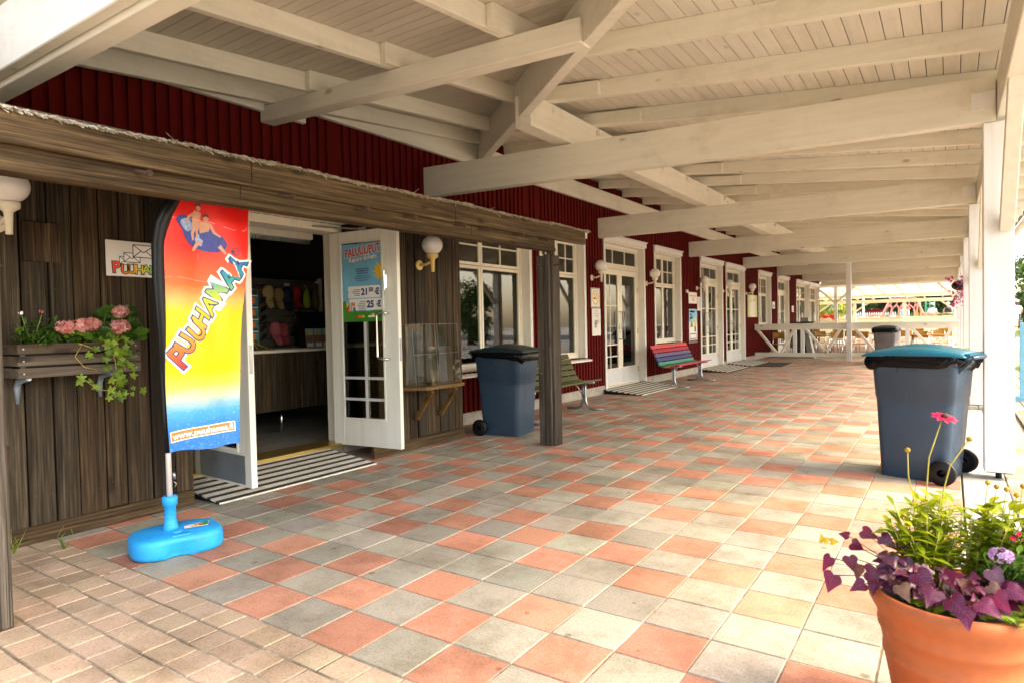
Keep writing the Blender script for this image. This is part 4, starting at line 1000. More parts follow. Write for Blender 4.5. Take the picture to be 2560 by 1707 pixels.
m_ = MB(); m_.box(bx0+.025, bx1-.05, by0+.055, by1-.055, 1.246, 1.255); m_.build('soil', 'soil', fb_)
for yy in (-.775, -.30):
    m_ = MB(); m_.tube([(bx1-.05, yy, 1.066), (bx1-.10, yy, 1.062), (CX+.05, yy, 1.045), (CX+.022, yy, 1.0), (CX+.02, yy, .90)], [.012, .017, .02, .02, .010], 8); m_.build('bracket', 'blusteel', fb_)
sc_ = MB()
for yy in (by0+.03, by1-.03):
    for zz in (1.10, 1.176, 1.248): sc_.tube([(bx1, yy, zz), (bx1+.003, yy, zz)], .005, 8)
sc_.build('screws', 'steel', fb_)
rp = random.Random(5)
mt['geranium_leaf'] = leaf_mat('geranium_leaves', (.025, .085, .010), (.13, .27, .02), .35)
mt['ivy_leaf'] = leaf_mat('trailing_leaves', (.10, .22, .012), (.34, .48, .03), .4)
mt['bush_leaf'] = leaf_mat('small_bush_leaves', (.03, .11, .02), (.14, .27, .03), .35)
mt['pink'] = leaf_mat('salmon_pink_petals', (.78, .24, .20), (.90, .52, .47), .3)
mt['stem'] = plain('green_stems', (.16, .26, .03), .5); mt['stemy'] = plain('yellowish_stems', (.36, .30, .05), .5)
def disc_leaf(mb, c, r_, nrm, lobes=5, depth=.15, cup=.2, mi=0):
    nrm = Vector(nrm).normalized(); x = nrm.orthogonal().normalized(); a0 = rp.uniform(0, 6.28); x = Matrix.Rotation(a0, 3, nrm) @ x; y = nrm.cross(x); c = Vector(c); n = lobes*4
    vs = [c - nrm*r_*cup*.5]
    for k in range(n):
        a = 2*math.pi*k/n; rr = r_*(1-depth+depth*math.cos(lobes*a))*(1 if k % (n) else .45)
        vs.append(c + (x*math.cos(a)+y*math.sin(a))*rr + nrm*r_*cup*(.5+.4*math.cos(lobes*a))*rp.uniform(.6, 1.3))
    mb.add(vs, [(0, 1+k, 1+(k+1) % n) for k in range(n)], mi, True)
def oval_leaf(mb, p, d, L_, w_, droop=.2, mi=0, up_=(0, 0, 1), fold=.12):
    p, d = Vector(p), Vector(d).normalized(); s_ = d.cross(Vector(up_)); s_ = s_.normalized() if s_.length > .01 else Vector((1, 0, 0)); u_ = s_.cross(d)
    vs = []
    for t_, ww in ((0, .06), (.25, .75), (.5, 1), (.78, .6), (1, .03)):
        c = p + d*L_*t_ - u_*droop*L_*t_*t_
        vs += [c - s_*w_*.5*ww + u_*fold*w_*ww, c, c + s_*w_*.5*ww + u_*fold*w_*ww]
    mb.add(vs, [(i*3+k, i*3+k+1, i*3+k+4, i*3+k+3) for i in range(4) for k in (0, 1)], mi, True)
def flower_ball(mb, c, r_, n=55, pet=.02, mi=0, squash=.75):
    c = Vector(c)
    for k in range(n):
        d = Vector((rp.gauss(.4, 1), rp.gauss(0, 1), rp.gauss(.25, .9))).normalized(); p = c + Vector((d.x, d.y, d.z*squash))*r_*rp.uniform(.75, 1)
        n_ = (d+Vector((rp.uniform(-.4, .4), rp.uniform(-.4, .4), rp.uniform(-.4, .4)))).normalized(); disc_leaf(mb, p, pet*rp.uniform(.8, 1.2), n_, 5, .28, .35, mi)
ge = thing('geranium', 'salmon-pink geranium with round leaves growing in the slatted flower box', 'plant', (-3.85, -.35, 1.25))
lv, stm, fl1 = MB(), MB(), []
heads = [((-3.78,-.585,1.375),.055,(1.0,.7)),((-3.76,-.50,1.385),.058,0),((-3.80,-.42,1.392),.05,0),((-3.80,-.245,1.475),.048,0),((-3.76,-.268,1.375),.058,0)]
for c, r_, _ in heads:
    m_ = MB(); flower_ball(m_, c, r_*1.0, 70, .020); m_.build('flower_head', 'pink', ge)
    stm.tube([(-3.88, c[1]*.6-.16, 1.25), (-3.86, c[1], (c[2]+1.25)/2), c], [.005, .004, .003], 6)
for k in range(110):
    a = rp.random(); y = rp.uniform(-.64, -.14); z = 1.26+rp.random()**1.2*(.12 if y < -.33 else .26); x = rp.uniform(-3.97, -3.74) if z < 1.35 else rp.uniform(-3.98, -3.82)
    if y > -.3 and rp.random() < .5: y += .06
    disc_leaf(lv, (x, y, z), rp.uniform(.028, .048), (rp.uniform(.3, 1), rp.uniform(-.7, .3), rp.uniform(.1, .9)), 6, .08, .25)
    stm.tube([(-3.88, y*.7-.13, 1.25), (x-.01, y, z-.01)], .0022, 5)
for y, z in ((-.19,1.40),(-.15,1.33),(-.20,1.46),(-.30,1.47),(-.13,1.41),(-.17,1.48)): disc_leaf(lv, (-3.90, y, z), .05, (1, -.3, .3), 6, .08, .25)
lv.build('leaves', 'geranium_leaf', ge); stm.build('stems', 'stem', ge)
tr_ = thing('trailing_plant', 'yellow-green trailing plant spilling over the front of the flower box', 'plant', (-3.8, -.3, 1.25))
lv, stm = MB(), MB()
for k in range(62):
    t_ = rp.random(); y = -.33+rp.gauss(0, .045)+.05*t_; z = 1.36-.44*t_; x = -3.735+.03*math.sin(t_*3)+rp.uniform(-.02, .03)
    if z > 1.3: x -= .05
    disc_leaf(lv, (x, y, z), rp.uniform(.018, .034), (1, rp.uniform(-.5, .3), rp.uniform(-.1, .6)), 5, .26, .3)
for y, z in ((-.475,1.20),(-.465,1.19),(-.33,.93),(-.35,.96),(-.30,.93),(-.52,1.055),(-.47,1.03),(-.435,.99),(-.53,1.03),(-.36,.91),(-.29,.90),(-.28,1.0),(-.30,1.06),(-.24,1.13)): disc_leaf(lv, (-3.74, y, z), rp.uniform(.022, .036), (1, -.3, .2), 5, .28, .3)
for pth in ([(-3.80,-.34,1.30),(-3.73,-.32,1.15),(-3.73,-.31,1.0),(-3.735,-.36,.955),(-3.74,-.43,.975),(-3.74,-.50,1.04)], [(-3.80,-.55,1.26),(-3.745,-.51,1.262),(-3.745,-.55,1.19),(-3.74,-.50,1.12),(-3.74,-.43,1.10)], [(-3.80,-.38,1.28),(-3.74,-.45,1.24),(-3.742,-.53,1.275)], [(-3.80,-.30,1.30),(-3.73,-.28,1.2),(-3.73,-.26,1.08)]): stm.tube(pth, .0026, 6)
lv.build('leaves', 'ivy_leaf', tr_); stm.build('stems', 'stemy', tr_)
bu = thing('small_bush', 'dark green bushy seedling at the left end of the flower box', 'plant', (-3.86, -.74, 1.25))
lv, stm = MB(), MB()
for k in range(260):
    y = rp.gauss(-.725, .055); z = 1.25+abs(rp.gauss(.07, .05)); x = rp.uniform(-3.95, -3.76)
    oval_leaf(lv, (x, y, z), (rp.uniform(-.2, 1), rp.uniform(-1, 1), rp.uniform(-.3, .8)), rp.uniform(.03, .055), rp.uniform(.014, .024), .3)
for yy, zz in ((-.80, 1.46), (-.695, 1.455), (-.74, 1.36), (-.66, 1.35)): stm.tube([(-3.86,-.74,1.25),(-3.84,yy*.5-.37,(zz+1.25)/2),(-3.82,yy,zz)], [.004,.003,.002], 6)
lv.build('leaves', 'bush_leaf', bu); stm.build('stems', 'stem', bu)
m_ = MB(); flower_ball(m_, (-3.82,-.80,1.465), .014, 8, .007); m_.build('flower_head', 'whiteink', bu)
m_ = MB(); flower_ball(m_, (-3.82,-.695,1.475), .010, 8, .010); m_.build('flower_head', 'pink', bu)
# ================================================================ shelf with clear display stands
sh = thing('wall_shelf', 'brown timber wall shelf on two slanting struts below the clear display', 'shelf', (CX+.15, 3.15, .70))
mb = MB(); mb.hexa([(CX+.014,2.55,.66),(CX+.30,2.72,.66),(CX+.30,3.36,.66),(CX+.014,3.56,.66),(CX+.014,2.55,.70),(CX+.30,2.72,.70),(CX+.30,3.36,.70),(CX+.014,3.56,.70)]); mb.build('board', 'shelfwood', sh, bevel=.004)
for y in (2.85, 3.25):
    mb = MB(); mb.beam((CX+.03, y, .33), (CX+.26, y, .645), .045, .05); mb.build('strut', 'shelfwood', sh, bevel=.004)
def acryl(y0, y1, label):
    t_ = thing('display_stand', label, 'display stand', (CX+.15, (y0+y1)/2, .70), 0, 'clear display stands on the shelf')
    mb = MB(); x0_, x1_ = CX+.03, CX+.25; tk = .004; z0_, zm, z1_ = .702, 1.04, 1.36
    mb.box(x0_, x0_+tk, y0, y1, z0_, z1_)
    for yy in (y0+.0005, y1-.0045): mb.prism([(x0_+tk+.0005,yy,z0_),(x1_,yy,z0_),(x1_-.05,yy,z1_),(x0_+tk+.0005,yy,z1_)], (0, tk, 0))
    for zz in (z0_+.001, zm, ): mb.box(x0_+tk+.001, x1_-.03, y0+.006, y1-.006, zz, zz+tk)
    mb.prism([(x1_,y0+.005,z0_+.002),(x1_+.003,y0+.005,z0_+.002),(x1_-.024,y0+.005,zm+.08),(x1_-.027,y0+.005,zm+.08)], (0, y1-y0-.01, 0))
    mb.build('shell', 'acrylic', t_)
    e = MB()
    for yy in (y0, y1): e.tube([(x1_+.002, yy, z0_), (x1_-.048, yy, z1_), (x0_+.002, yy, z1_)], .0011, 4)
    e.tube([(x1_-.026,y0,zm),(x1_-.026,y1,zm)], .0013, 4); e.tube([(x1_-.048,y0,z1_),(x1_-.048,y1,z1_)], .0012, 4)
    mt.setdefault('edge', plain('acrylic_edges', (.45, .45, .43), .15)); e.build('edge', 'edge', t_)
acryl(2.62, 2.98, 'clear acrylic brochure stand at the door end of the wall shelf'); acryl(3.02, 3.36, 'clear acrylic brochure stand on the bin end of the wall shelf')
# ================================================================ ramps
def ramp_stripes():
    m, t, b = new_mat('black_and_white_stripes'); tc = N(t, 'ShaderNodeTexCoord'); sp = N(t, 'ShaderNodeSeparateXYZ'); t.links.new(tc.outputs['Object'], sp.inputs[0])
    ml = N(t, 'ShaderNodeMath', operation='MULTIPLY_ADD'); ml.inputs[1].default_value = 1/.118; ml.inputs[2].default_value = .30; t.links.new(sp.outputs[0], ml.inputs[0])
    fr = N(t, 'ShaderNodeMath', operation='FRACT'); t.links.new(ml.outputs[0], fr.inputs[0])
    r = ramp(t, [(0, (.72, .68, .58)), (.58, (.03, .03, .03))], 'CONSTANT'); t.links.new(fr.outputs[0], r.inputs[0])
    n = noise(t, objco(t, island=False), 9, 8, .75); rn = ramp(t, [(.3, (.62, .58, .5)), (.6, (1, 1, 1))]); t.links.new(n.outputs[0], rn.inputs[0])
    t.links.new(mixc(t, .8, r.outputs[0], rn.outputs[0], 'MULTIPLY'), b.inputs['Base Color']); b.inputs['Roughness'].default_value = .7
    return m
mt['stripes'] = ramp_stripes()
def door_ramp(y0, y1, zt, L_, label, x0=WX+.02):
    t_ = thing('door_ramp', label, 'ramp', (x0, (y0+y1)/2, 0), 0, 'striped ramps at the doors')
    w_ = y1-y0; lx = L_
    mb = MB(); 
    P = [(0,-w_/2,zt-.012),(lx,-w_/2,.004),(lx,w_/2,.004),(0,w_/2,zt-.012),(0,-w_/2,zt),(lx,-w_/2,.016),(lx,w_/2,.016),(0,w_/2,zt)]
    mb.hexa([(p[0]+x0,p[1]+(y0+y1)/2,p[2]) for p in P]); mb.build('striped_plate', 'stripes', t_)
    s_ = MB(); c = (y0+y1)/2
    for yy in (y0+.005, y1-.035): s_.prism([(x0+.02,yy,.002),(x0+lx-.06,yy,.002),(x0+lx-.06,yy,.012),(x0+.02,yy,zt-.016)], (0, .03, 0))
    for k in range(1, 5): s_.prism([(x0+.02,y0+w_*k/5,.002),(x0+lx-.06,y0+w_*k/5,.002),(x0+lx-.06,y0+w_*k/5,.012),(x0+.02,y0+w_*k/5,zt-.016)], (0, .03, 0))
    s_.build('bearer', 'black', t_)
    return t_
door_ramp(.42, 2.05, .105, .75, 'striped ramp under the open souvenir shop doors', WX+.05)
door_ramp(8.60, 10.58, .085, .78, 'striped ramp at the glazed door beside the no-smoking sign')
door_ramp(14.3, 16.4, .085, .76, 'striped ramp at the glazed door behind the rainbow bench')
door_ramp(16.75, 18.8, .085, .76, 'striped ramp at the farthest glazed door by the black mat')
# ================================================================ inside the souvenir shop
ct = thing('shop_counter', 'long board-fronted shop counter with cream top seen through the open doors', 'counter', (-6, 1.8, .11))
mb = MB(); y = -1.2
while y < 3.6: 
    w_ = rk.uniform(.11, .17); mb.box(-5.76, -5.735, y+.002, min(y+w_, 3.6)-.002, .38, 1.062); y += w_
mb.build('front_boards', 'wz', ct, bevel=.003)
MB().box(-6.35, -5.70, -1.25, 3.62, 1.065, 1.10).build('counter_top', 'frame', ct, bevel=.004)
for y in (-.5, 1.0, 2.42, 3.45): MB().tube([(-5.79, y, .11), (-5.79, y, .40)], .025, 10).build('leg', 'chrome', ct)
MB().box(-6.3, -6.28, -1.2, 3.6, .40, 1.06).build('back_panel', 'dark', ct)
def s66(y, z): return (-6.6, (y+2.341)*.925-2.341, 1.329+(z-1.329)*.925)
pn = thing('cap_display', 'dark slatted display panel holding caps behind the shop counter', 'display panel', (-6.64, 2.9, 1.1))
mb = MB(); mt['slat'] = plain('dark_slatwall', (.11, .10, .08), .6)
for k in range(14): mb.box(-6.70, -6.64, -.5, 3.70, .62+k*.1, .62+k*.1+.094)
mb.build('slat_panel', 'slat', pn); MB().box(-6.66, -6.60, 3.702, 3.74, .5, 2.05).build('end_post', 'frame', pn)
mb = MB(); mb.box(-6.63, -6.60, -.4, 3.6, 1.85, 1.875); mb.box(-6.63, -6.60, -.4, 3.6, 1.42, 1.445); mb.build('hanging_rail', 'steel', pn)
for k, (y, z) in enumerate(((3.60, 1.99), (3.77, 1.515), (4.15, 2.045))):
    p = s66(y, z); mb = MB(); mb.box(-6.599, -6.595, p[1]-.045, p[1]+.035, p[2]-.018, p[2]+.018); tag(mb.build('price_ticket', 'paper'), ('white price ticket above the hanging caps in the shop', 'white price ticket above the dark key-ring cluster in the shop', 'white price ticket above the right-hand bag in the shop')[k], 'price ticket', 'price tickets in the shop')
def cap(y, z, col, brimcol, label, s_=1, side=0):
    p = Vector(s66(y, z)); mt[col[0]] = mt.get(col[0]) or plain(*col, .8)
    o = thing('cap', label, 'cap', tuple(p), 0, 'caps hanging in the shop')
    mb = MB(); mb.sphere(p+Vector((.05, 0, 0)), .085*s_, 16, 10, sc=(.75, .9, 1.15)); mb.build('crown', col[0], o)
    b_ = MB(); b_.grid(lambda u, v: p+Vector((.06+.05*v, (-.055+.11*u)*(1-.25*v*v)*s_+side*v, -.07*s_-.10*v*s_-.02*math.cos((u-.5)*3))), 8, 5); b_.build('peak', col[0], o, solid=.004)
cap(3.24, 1.86, ('cream_cloth', (.55, .45, .22)), None, 'cream cap beside the postcard rack in the shop', 1.1)
cap(3.41, 1.83, ('tan_cloth', (.40, .30, .13)), None, 'tan cap hanging between cream and navy caps')
cap(3.56, 1.83, ('navy_cloth', (.008, .02, .06)), None, 'navy blue cap hanging beside the red cap', 1.15)
cap(3.71, 1.86, ('red_cloth', (.45, .01, .012)), None, 'bright red cap hanging in the shop', 1.1)
cap(3.34, 1.34, ('pink_cloth', (.62, .16, .20)), None, 'pink cap hanging low in the shop with its peak down', 1.1, .03)
cap(3.48, 1.33, ('dusty_pink_cloth', (.40, .07, .08)), None, 'dusty dark pink cap right of the pink cap')
def bagthing(y, z, col, label, h=.15):
    p = Vector(s66(y, z)); mt[col[0]] = mt.get(col[0]) or plain(*col, .35)
    o = thing('gift_bag', label, 'bag', tuple(p), 0, 'bagged souvenirs hanging in the shop')
    MB().lathe([(.003,h*.8),(.02,h*.62),(.045,h*.3),(.055,-h*.3),(.045,-h*.75),(.01,-h*.85)], p+Vector((.05,0,0)), 12).build('bag', col[0], o)
    mb = MB(); mb.tube([p+Vector((.05,0,h*.78)), p+Vector((.0,0,h*1.1))], .004, 5); mb.build('tie', 'yellow', o)
bagthing(3.90, 1.80, ('lime_bag', (.38, .55, .03)), 'lime green bag hanging right of the red cap', .17)
bagthing(4.06, 1.80, ('clear_bag', (.22, .18, .07)), 'brownish clear bag hanging at the right end of the panel', .18)
bagthing(3.92, 1.32, ('pale_bag', (.42, .36, .16)), 'pale straw bag hanging low near the booklets', .13)
p = Vector(s66(3.72, 1.25)); kr = thing('key_ring_cluster', 'dark cluster of hanging key rings behind the counter', 'key rings', tuple(p))
mb = MB(); 
for k in range(40): q = p+Vector((rk.uniform(.02,.1), rk.gauss(0,.05), rk.uniform(-.14,.12))); mb.sphere(q, rk.uniform(.008,.02), 8, 6)
mb.build('key_rings', 'black', kr); m_ = MB(); m_.tube([p+Vector((.0,0,.16)), p+Vector((.09,0,.13))], .004, 5); m_.build('hook', 'steel', kr)
rkk = thing('postcard_rack', 'yellow wire postcard rack with four blue cards on the counter', 'postcard rack', (-6.0, 2.25, 1.10))
mt['wire'] = plain('yellow_wire', (.60, .45, .08), .4); mt['card'] = plain('blue_postcard', (.05, .26, .32), .4, 0, .4, 40)
mb = MB()
for y in (2.16, 2.31): mb.tube([(-6.03, y, 1.15), (-6.03, y, 1.80)], .004, 6)
for k in range(5): mb.tube([(-6.02, 2.16, 1.19+k*.14), (-6.02, 2.31, 1.19+k*.14)], .003, 6)
for y in (2.08, 2.24, 2.40): mb.tube([(-6.03, 2.235, 1.19), (-5.95, y, 1.102)], .004, 6)
mb.build('frame', 'wire', rkk)
for k in range(4):
    z = 1.20+k*.142
    mb = MB(); mb.box(-6.014, -6.010, 2.165, 2.30, z+.01, z+.128, 0); mb.box(-6.0095, -6.008, 2.165, 2.30, z+.112, z+.124, 1); mb.box(-6.0095, -6.008, 2.205, 2.26, z+.03, z+.09, 2); mb.build('postcard', ['card', 'paper', 'orange'], rkk)
for k in range(5): mb = MB(); mb.prism([(-6.03,2.33,1.20+k*.11),(-6.03,2.42,1.25+k*.11),(-6.03,2.42,1.30+k*.11),(-6.03,2.36,1.28+k*.11)], (.006,0,0)); mb.build('side_card', 'black', rkk)
bk = thing('booklet_box', 'black counter box with colourful booklets under the door jamb', 'booklet box', (-6.0, 3.1, 1.10))
mb = MB(); mb.hexa([(-6.12,2.96,1.102),(-5.98,2.96,1.102),(-5.98,3.42,1.102),(-6.12,3.42,1.102),(-6.16,2.94,1.56),(-6.10,2.94,1.56),(-6.10,3.44,1.56),(-6.16,3.44,1.56)]); mb.build('box', 'black', bk)
MB().box(-6.11, -6.092, 2.93, 3.2, 1.562, 1.575).build('rim', 'steel', bk)
mt['brochure'] = plain('printed_brochure', (.30, .16, .10), .4, 0, .9, 45)
for k in range(3):
    y = 2.955+k*.13
    mb = MB(); mb.hexa([(-5.975,y,1.103),(-5.965,y,1.103),(-5.965,y+.122,1.103),(-5.975,y+.122,1.103),(-6.0,y,1.34),(-5.99,y,1.34),(-5.99,y+.122,1.34),(-6.0,y+.122,1.34)], 0)
    def bq(z): return -5.965-.025*(z-1.103)/.237+.0015
    mb.add([(bq(z),y+a,z) for a, z in ((.0,1.255),(.122,1.255),(.122,1.34),(.0,1.34))], [(0,1,2,3)], 1)
    for zz in (1.315, 1.29, 1.266): mb.add([(bq(zz)+.002,y+a,zz+b__) for a, b__ in ((.012,-.007),(.105,-.007),(.105,.008),(.012,.008))], [(0,1,2,3)], 2)
    mb.add([(bq(z)+.0005,y+a,z) for a, z in ((.01,1.11),(.112,1.11),(.112,1.16),(.01,1.16))], [(0,1,2,3)], 3)
    mb.build('booklet', ['brochure', 'skyink', 'yellow', 'whiteink'], bk)
sb = thing('shutter_box', 'cream shutter box under the lintel inside the shop doorway', 'shutter box', (-4.95, 1.4, 2.3))
MB().box(-5.02, -4.90, .3, 2.25, 2.30, 2.41).build('housing', 'frame', sb, bevel=.01, seg=2)
mb = MB()
for k in range(60): mb.box(-4.99, -4.93, .32+k*.032, .32+k*.032+.022, 2.255, 2.285)
mb.box(-4.985, -4.935, .31, 2.24, 2.2855, 2.299); mb.build('grille', 'steel', sb)
# toys in the play room behind the nearest windows
mt['toyblue'] = plain('turquoise_play_panel', (.06, .50, .60), .35); mt['toyyellow'] = plain('yellow_play_panel', (.85, .68, .05), .35); mt['toyred'] = plain('red_play_panel', (.42, .05, .03), .35); mt['toygreen'] = plain('lime_play_panel', (.45, .60, .05), .4)
pf = thing('climbing_toy', 'colourful indoor climbing frame behind the nearest windows', 'play frame', (-6.2, 5.8, .1))
mb = MB(); mb.box(-5.75, -5.70, 4.3, 6.9, .1, 2.1); mb.build('red_panel', 'toyred', pf)
mb = MB(); mb.box(-5.6, -5.55, 6.95, 8.1, .1, 2.2); mb.build('lime_panel', 'toygreen', pf)
for y in (5.0, 6.1, 7.0): MB().tube([(-5.2, y, .1), (-5.2, y, 2.8)], .04, 10).build('post', 'toyblue', pf)
MB().tube([(-5.15, 4.7, 2.3), (-5.15, 7.8, 2.3)], .03, 10).build('bar', 'toyyellow', pf)
MB().tube([(-5.1, 4.9, .9), (-5.1, 6.2, 1.6)], .03, 10).build('bar', 'toyyellow', pf); MB().tube([(-5.1, 5.2, 1.5), (-5.1, 7.6, 1.5)], .03, 10).build('bar', 'toyred', pf)
MB().sphere((-5.4, 5.75, 2.45), .30, 20, 12).build('ball', 'toyyellow', pf)
mb = MB(); mb.grid(lambda u, v: Vector((-5.45+.2*math.sin(v*3), 4.5+2.2*u, .5+.7*v+.3*u)), 8, 8); mb.build('slide', 'toygreen', pf, solid=.03)
# ================================================================ wheelie bins
mt['bin'] = scuffed('blue_grey_bin_plastic', (.026, .055, .090), .36, (.075, .115, .15), .4, 4, (.07, .075, .075))
mt['lid'] = scuffed('teal_bin_lid', (.002, .125, .19), .30, (.03, .20, .27), .4, 5, (.03, .09, .10)); mt['darklid'] = scuffed('dark_teal_bin_lid', (.008, .028, .03), .35, (.03, .05, .05), .4, 5, (.03, .04, .04))
def bin_proto():
    r_ = thing('wheelie_bin', '', 'wheelie bin', (0,0,0), 0, 'wheelie bins on the walk')
    def sec(x0, x1, w_, z, rc=.05, n=5):
        P = []
        for cx, cy, a0 in ((x1-rc, w_-rc, 0), (x0+rc, w_-rc, 90), (x0+rc, -w_+rc, 180), (x1-rc, -w_+rc, 270)):
            for k in range(n): a = R(a0+90*k/(n-1)); P.append((cx+rc*math.cos(a), cy+rc*math.sin(a), z))
        return P
    L_ = [sec(-.245,.225,.235,.0,.05), sec(-.25,.235,.24,.012,.055), sec(-.262,.262,.25,.30,.055), sec(-.275,.285,.258,.60,.055), sec(-.279,.29,.262,.662,.055), sec(-.283,.294,.266,.666,.055), sec(-.30,.315,.277,.93,.055), sec(-.335,.345,.292,.945,.06), sec(-.335,.345,.292,1.0,.06)]
    mb = MB(); n = len(L_[0]); mb.add(sum(L_, []), [(i*n+k, i*n+(k+1) % n, (i+1)*n+(k+1) % n, (i+1)*n+k) for i in range(len(L_)-1) for k in range(n)]+[tuple(reversed(range(n)))], 0, True)
    for sg_ in (-1, 1):
        for x in (-.10, .03): mb.box(x-.006, x+.006, sg_*.272, sg_*.290, .88, .93)
    bd_ = mb.build('body', 'bin', r_); md = bd_.modifiers.new('edge', 'EDGE_SPLIT'); md.split_angle = R(50)
    for sg_ in (-1, 1): hb = MB(); hb.hexa([(.30,sg_*.17,.86),(.40,sg_*.17,.97),(.40,sg_*.20,.97),(.30,sg_*.20,.86),(.30,sg_*.17,.97),(.40,sg_*.17,1.015),(.40,sg_*.20,1.015),(.30,sg_*.20,.97)]); hb.build('hinge_bracket', 'bin', bd_)
    hb = MB(); hb.tube([(.405, -.235, 1.0), (.405, .235, 1.0)], .016, 10); hb.tube([(.34, -.225, .985), (.405, -.225, 1.0)], .014, 8); hb.tube([(.34, .225, .985), (.405, .225, 1.0)], .014, 8); hb.build('handle', 'bin', bd_)
    # lid: shallow dome, hinged at the back
    def lidz(u, v):
        x = -.365+.745*u; wy = .312*(1-.06*u); y = -wy+2*wy*v
        e = min(1, min(u, (1-u)*.9, v, 1-v)/.075); e = 1-(1-e)**2
        dome = .070*math.sin(math.pi*min(1, u*.93+.05))*(1-.55*abs(2*v-1)**2.4)
        return Vector((x, y, 1.008+.016*e+dome*e+.006*(1 if .25 < v < .75 and .2 < u < .75 else 0)*e))
    mb = MB(); mb.grid(lidz, 36, 30)
    ld = mb.build('lid', 'lid', r_); md = ld.modifiers.new('solid', 'SOLIDIFY'); md.thickness = .006; md.offset = -1
    mb = MB()
    for y in [-.22+.055*k for k in range(9)]: mb.box(.355, .40, y-.016, y+.016, 1.012, 1.034)
    mb.build('hinge', 'lid', ld, bevel=.006, seg=2)
    mb = MB()     # liner turned down over the rim
    def bagp(u, v):
        a = 2*math.pi*u; c, s_ = math.cos(a), math.sin(a); e_ = 2/7
        bx_, by_ = math.copysign(abs(c)**e_, c), math.copysign(abs(s_)**e_, s_)
        sag = .045*max(0, -c)**2+.02*math.sin(a*3+1)+.01*math.sin(a*8)
        z = 1.012-(.085+sag)*v
        r_o = .012+.020*math.sin(math.pi*v)+.006*math.sin(a*23+v*5)*v+.004*math.sin(a*41+v*14)
        return Vector((.002+(.335+r_o)*bx_, (.292+r_o)*by_, z))
    mb.grid(bagp, 140, 10); mb.build('liner', 'black_bag', r_)
    for sg_ in (-1, 1):
        w_ = MB(); w_.lathe([(.03,.0),(.062,.006),(.066,.0),(.093,.0),(.100,.008),(.100,.040),(.093,.048),(.03,.048)], (0,0,0), 32, mat=Matrix.Rotation(R(90 if sg_ < 0 else -90), 3, 'X'))
        w_.lathe([(.001,.012),(.018,.012),(.020,.002),(.062,.002)], (0,0,0), 20, mat=Matrix.Rotation(R(90 if sg_ < 0 else -90), 3, 'X'))
        w_.v = [(x+.225, y+sg_*(.296), z+.10) for x, y, z in w_.v]
        # turn the lathe so the rim faces outwards
        w_.v = [(x, sg_*.296+(sg_*.296-y)*1 + 0*z, z) if False else (x, y, z) for x, y, z in w_.v]
        w_.build('wheel', 'black', r_)
    ax = MB(); ax.tube([(.225, -.28, .10), (.225, .28, .10)], .012, 8); ax.build('axle', 'steel', r_)
    return r_
b1 = bin_proto(); b1['label'] = 'large blue-grey wheelie bin with teal lid beside the white post'; b1.location = (.632, 4.05, 0); b1.rotation_euler = (0, 0, R(-14))
b2_ = dup(b1, (-3.70, 4.18, 0), R(187), 'blue-grey wheelie bin with dark lid between the board front and green bench')
for c in kids(b2_):
    if c.name.startswith('lid'):
        for c_ in [c]+kids(c): c_.material_slots[0].link = 'OBJECT'; c_.material_slots[0].material = mt['darklid']
b3_ = dup(b1, (-.67, 18.75, 0), R(84), 'distant wheelie bin in front of the white railing')
mt['litbin'] = scuffed('light_paled_bin_plastic', (.13, .13, .135), .4, (.2, .2, .2), .4, 4)  # bin plastic paled for the far bin: light on its body put into colour
for c in kids(b3_):
    if c.name.startswith(('lid', 'body')):
        for c_ in [c]+kids(c): c_.material_slots[0].link = 'OBJECT'; c_.material_slots[0].material = mt['darklid' if c.name.startswith('lid') else 'litbin']
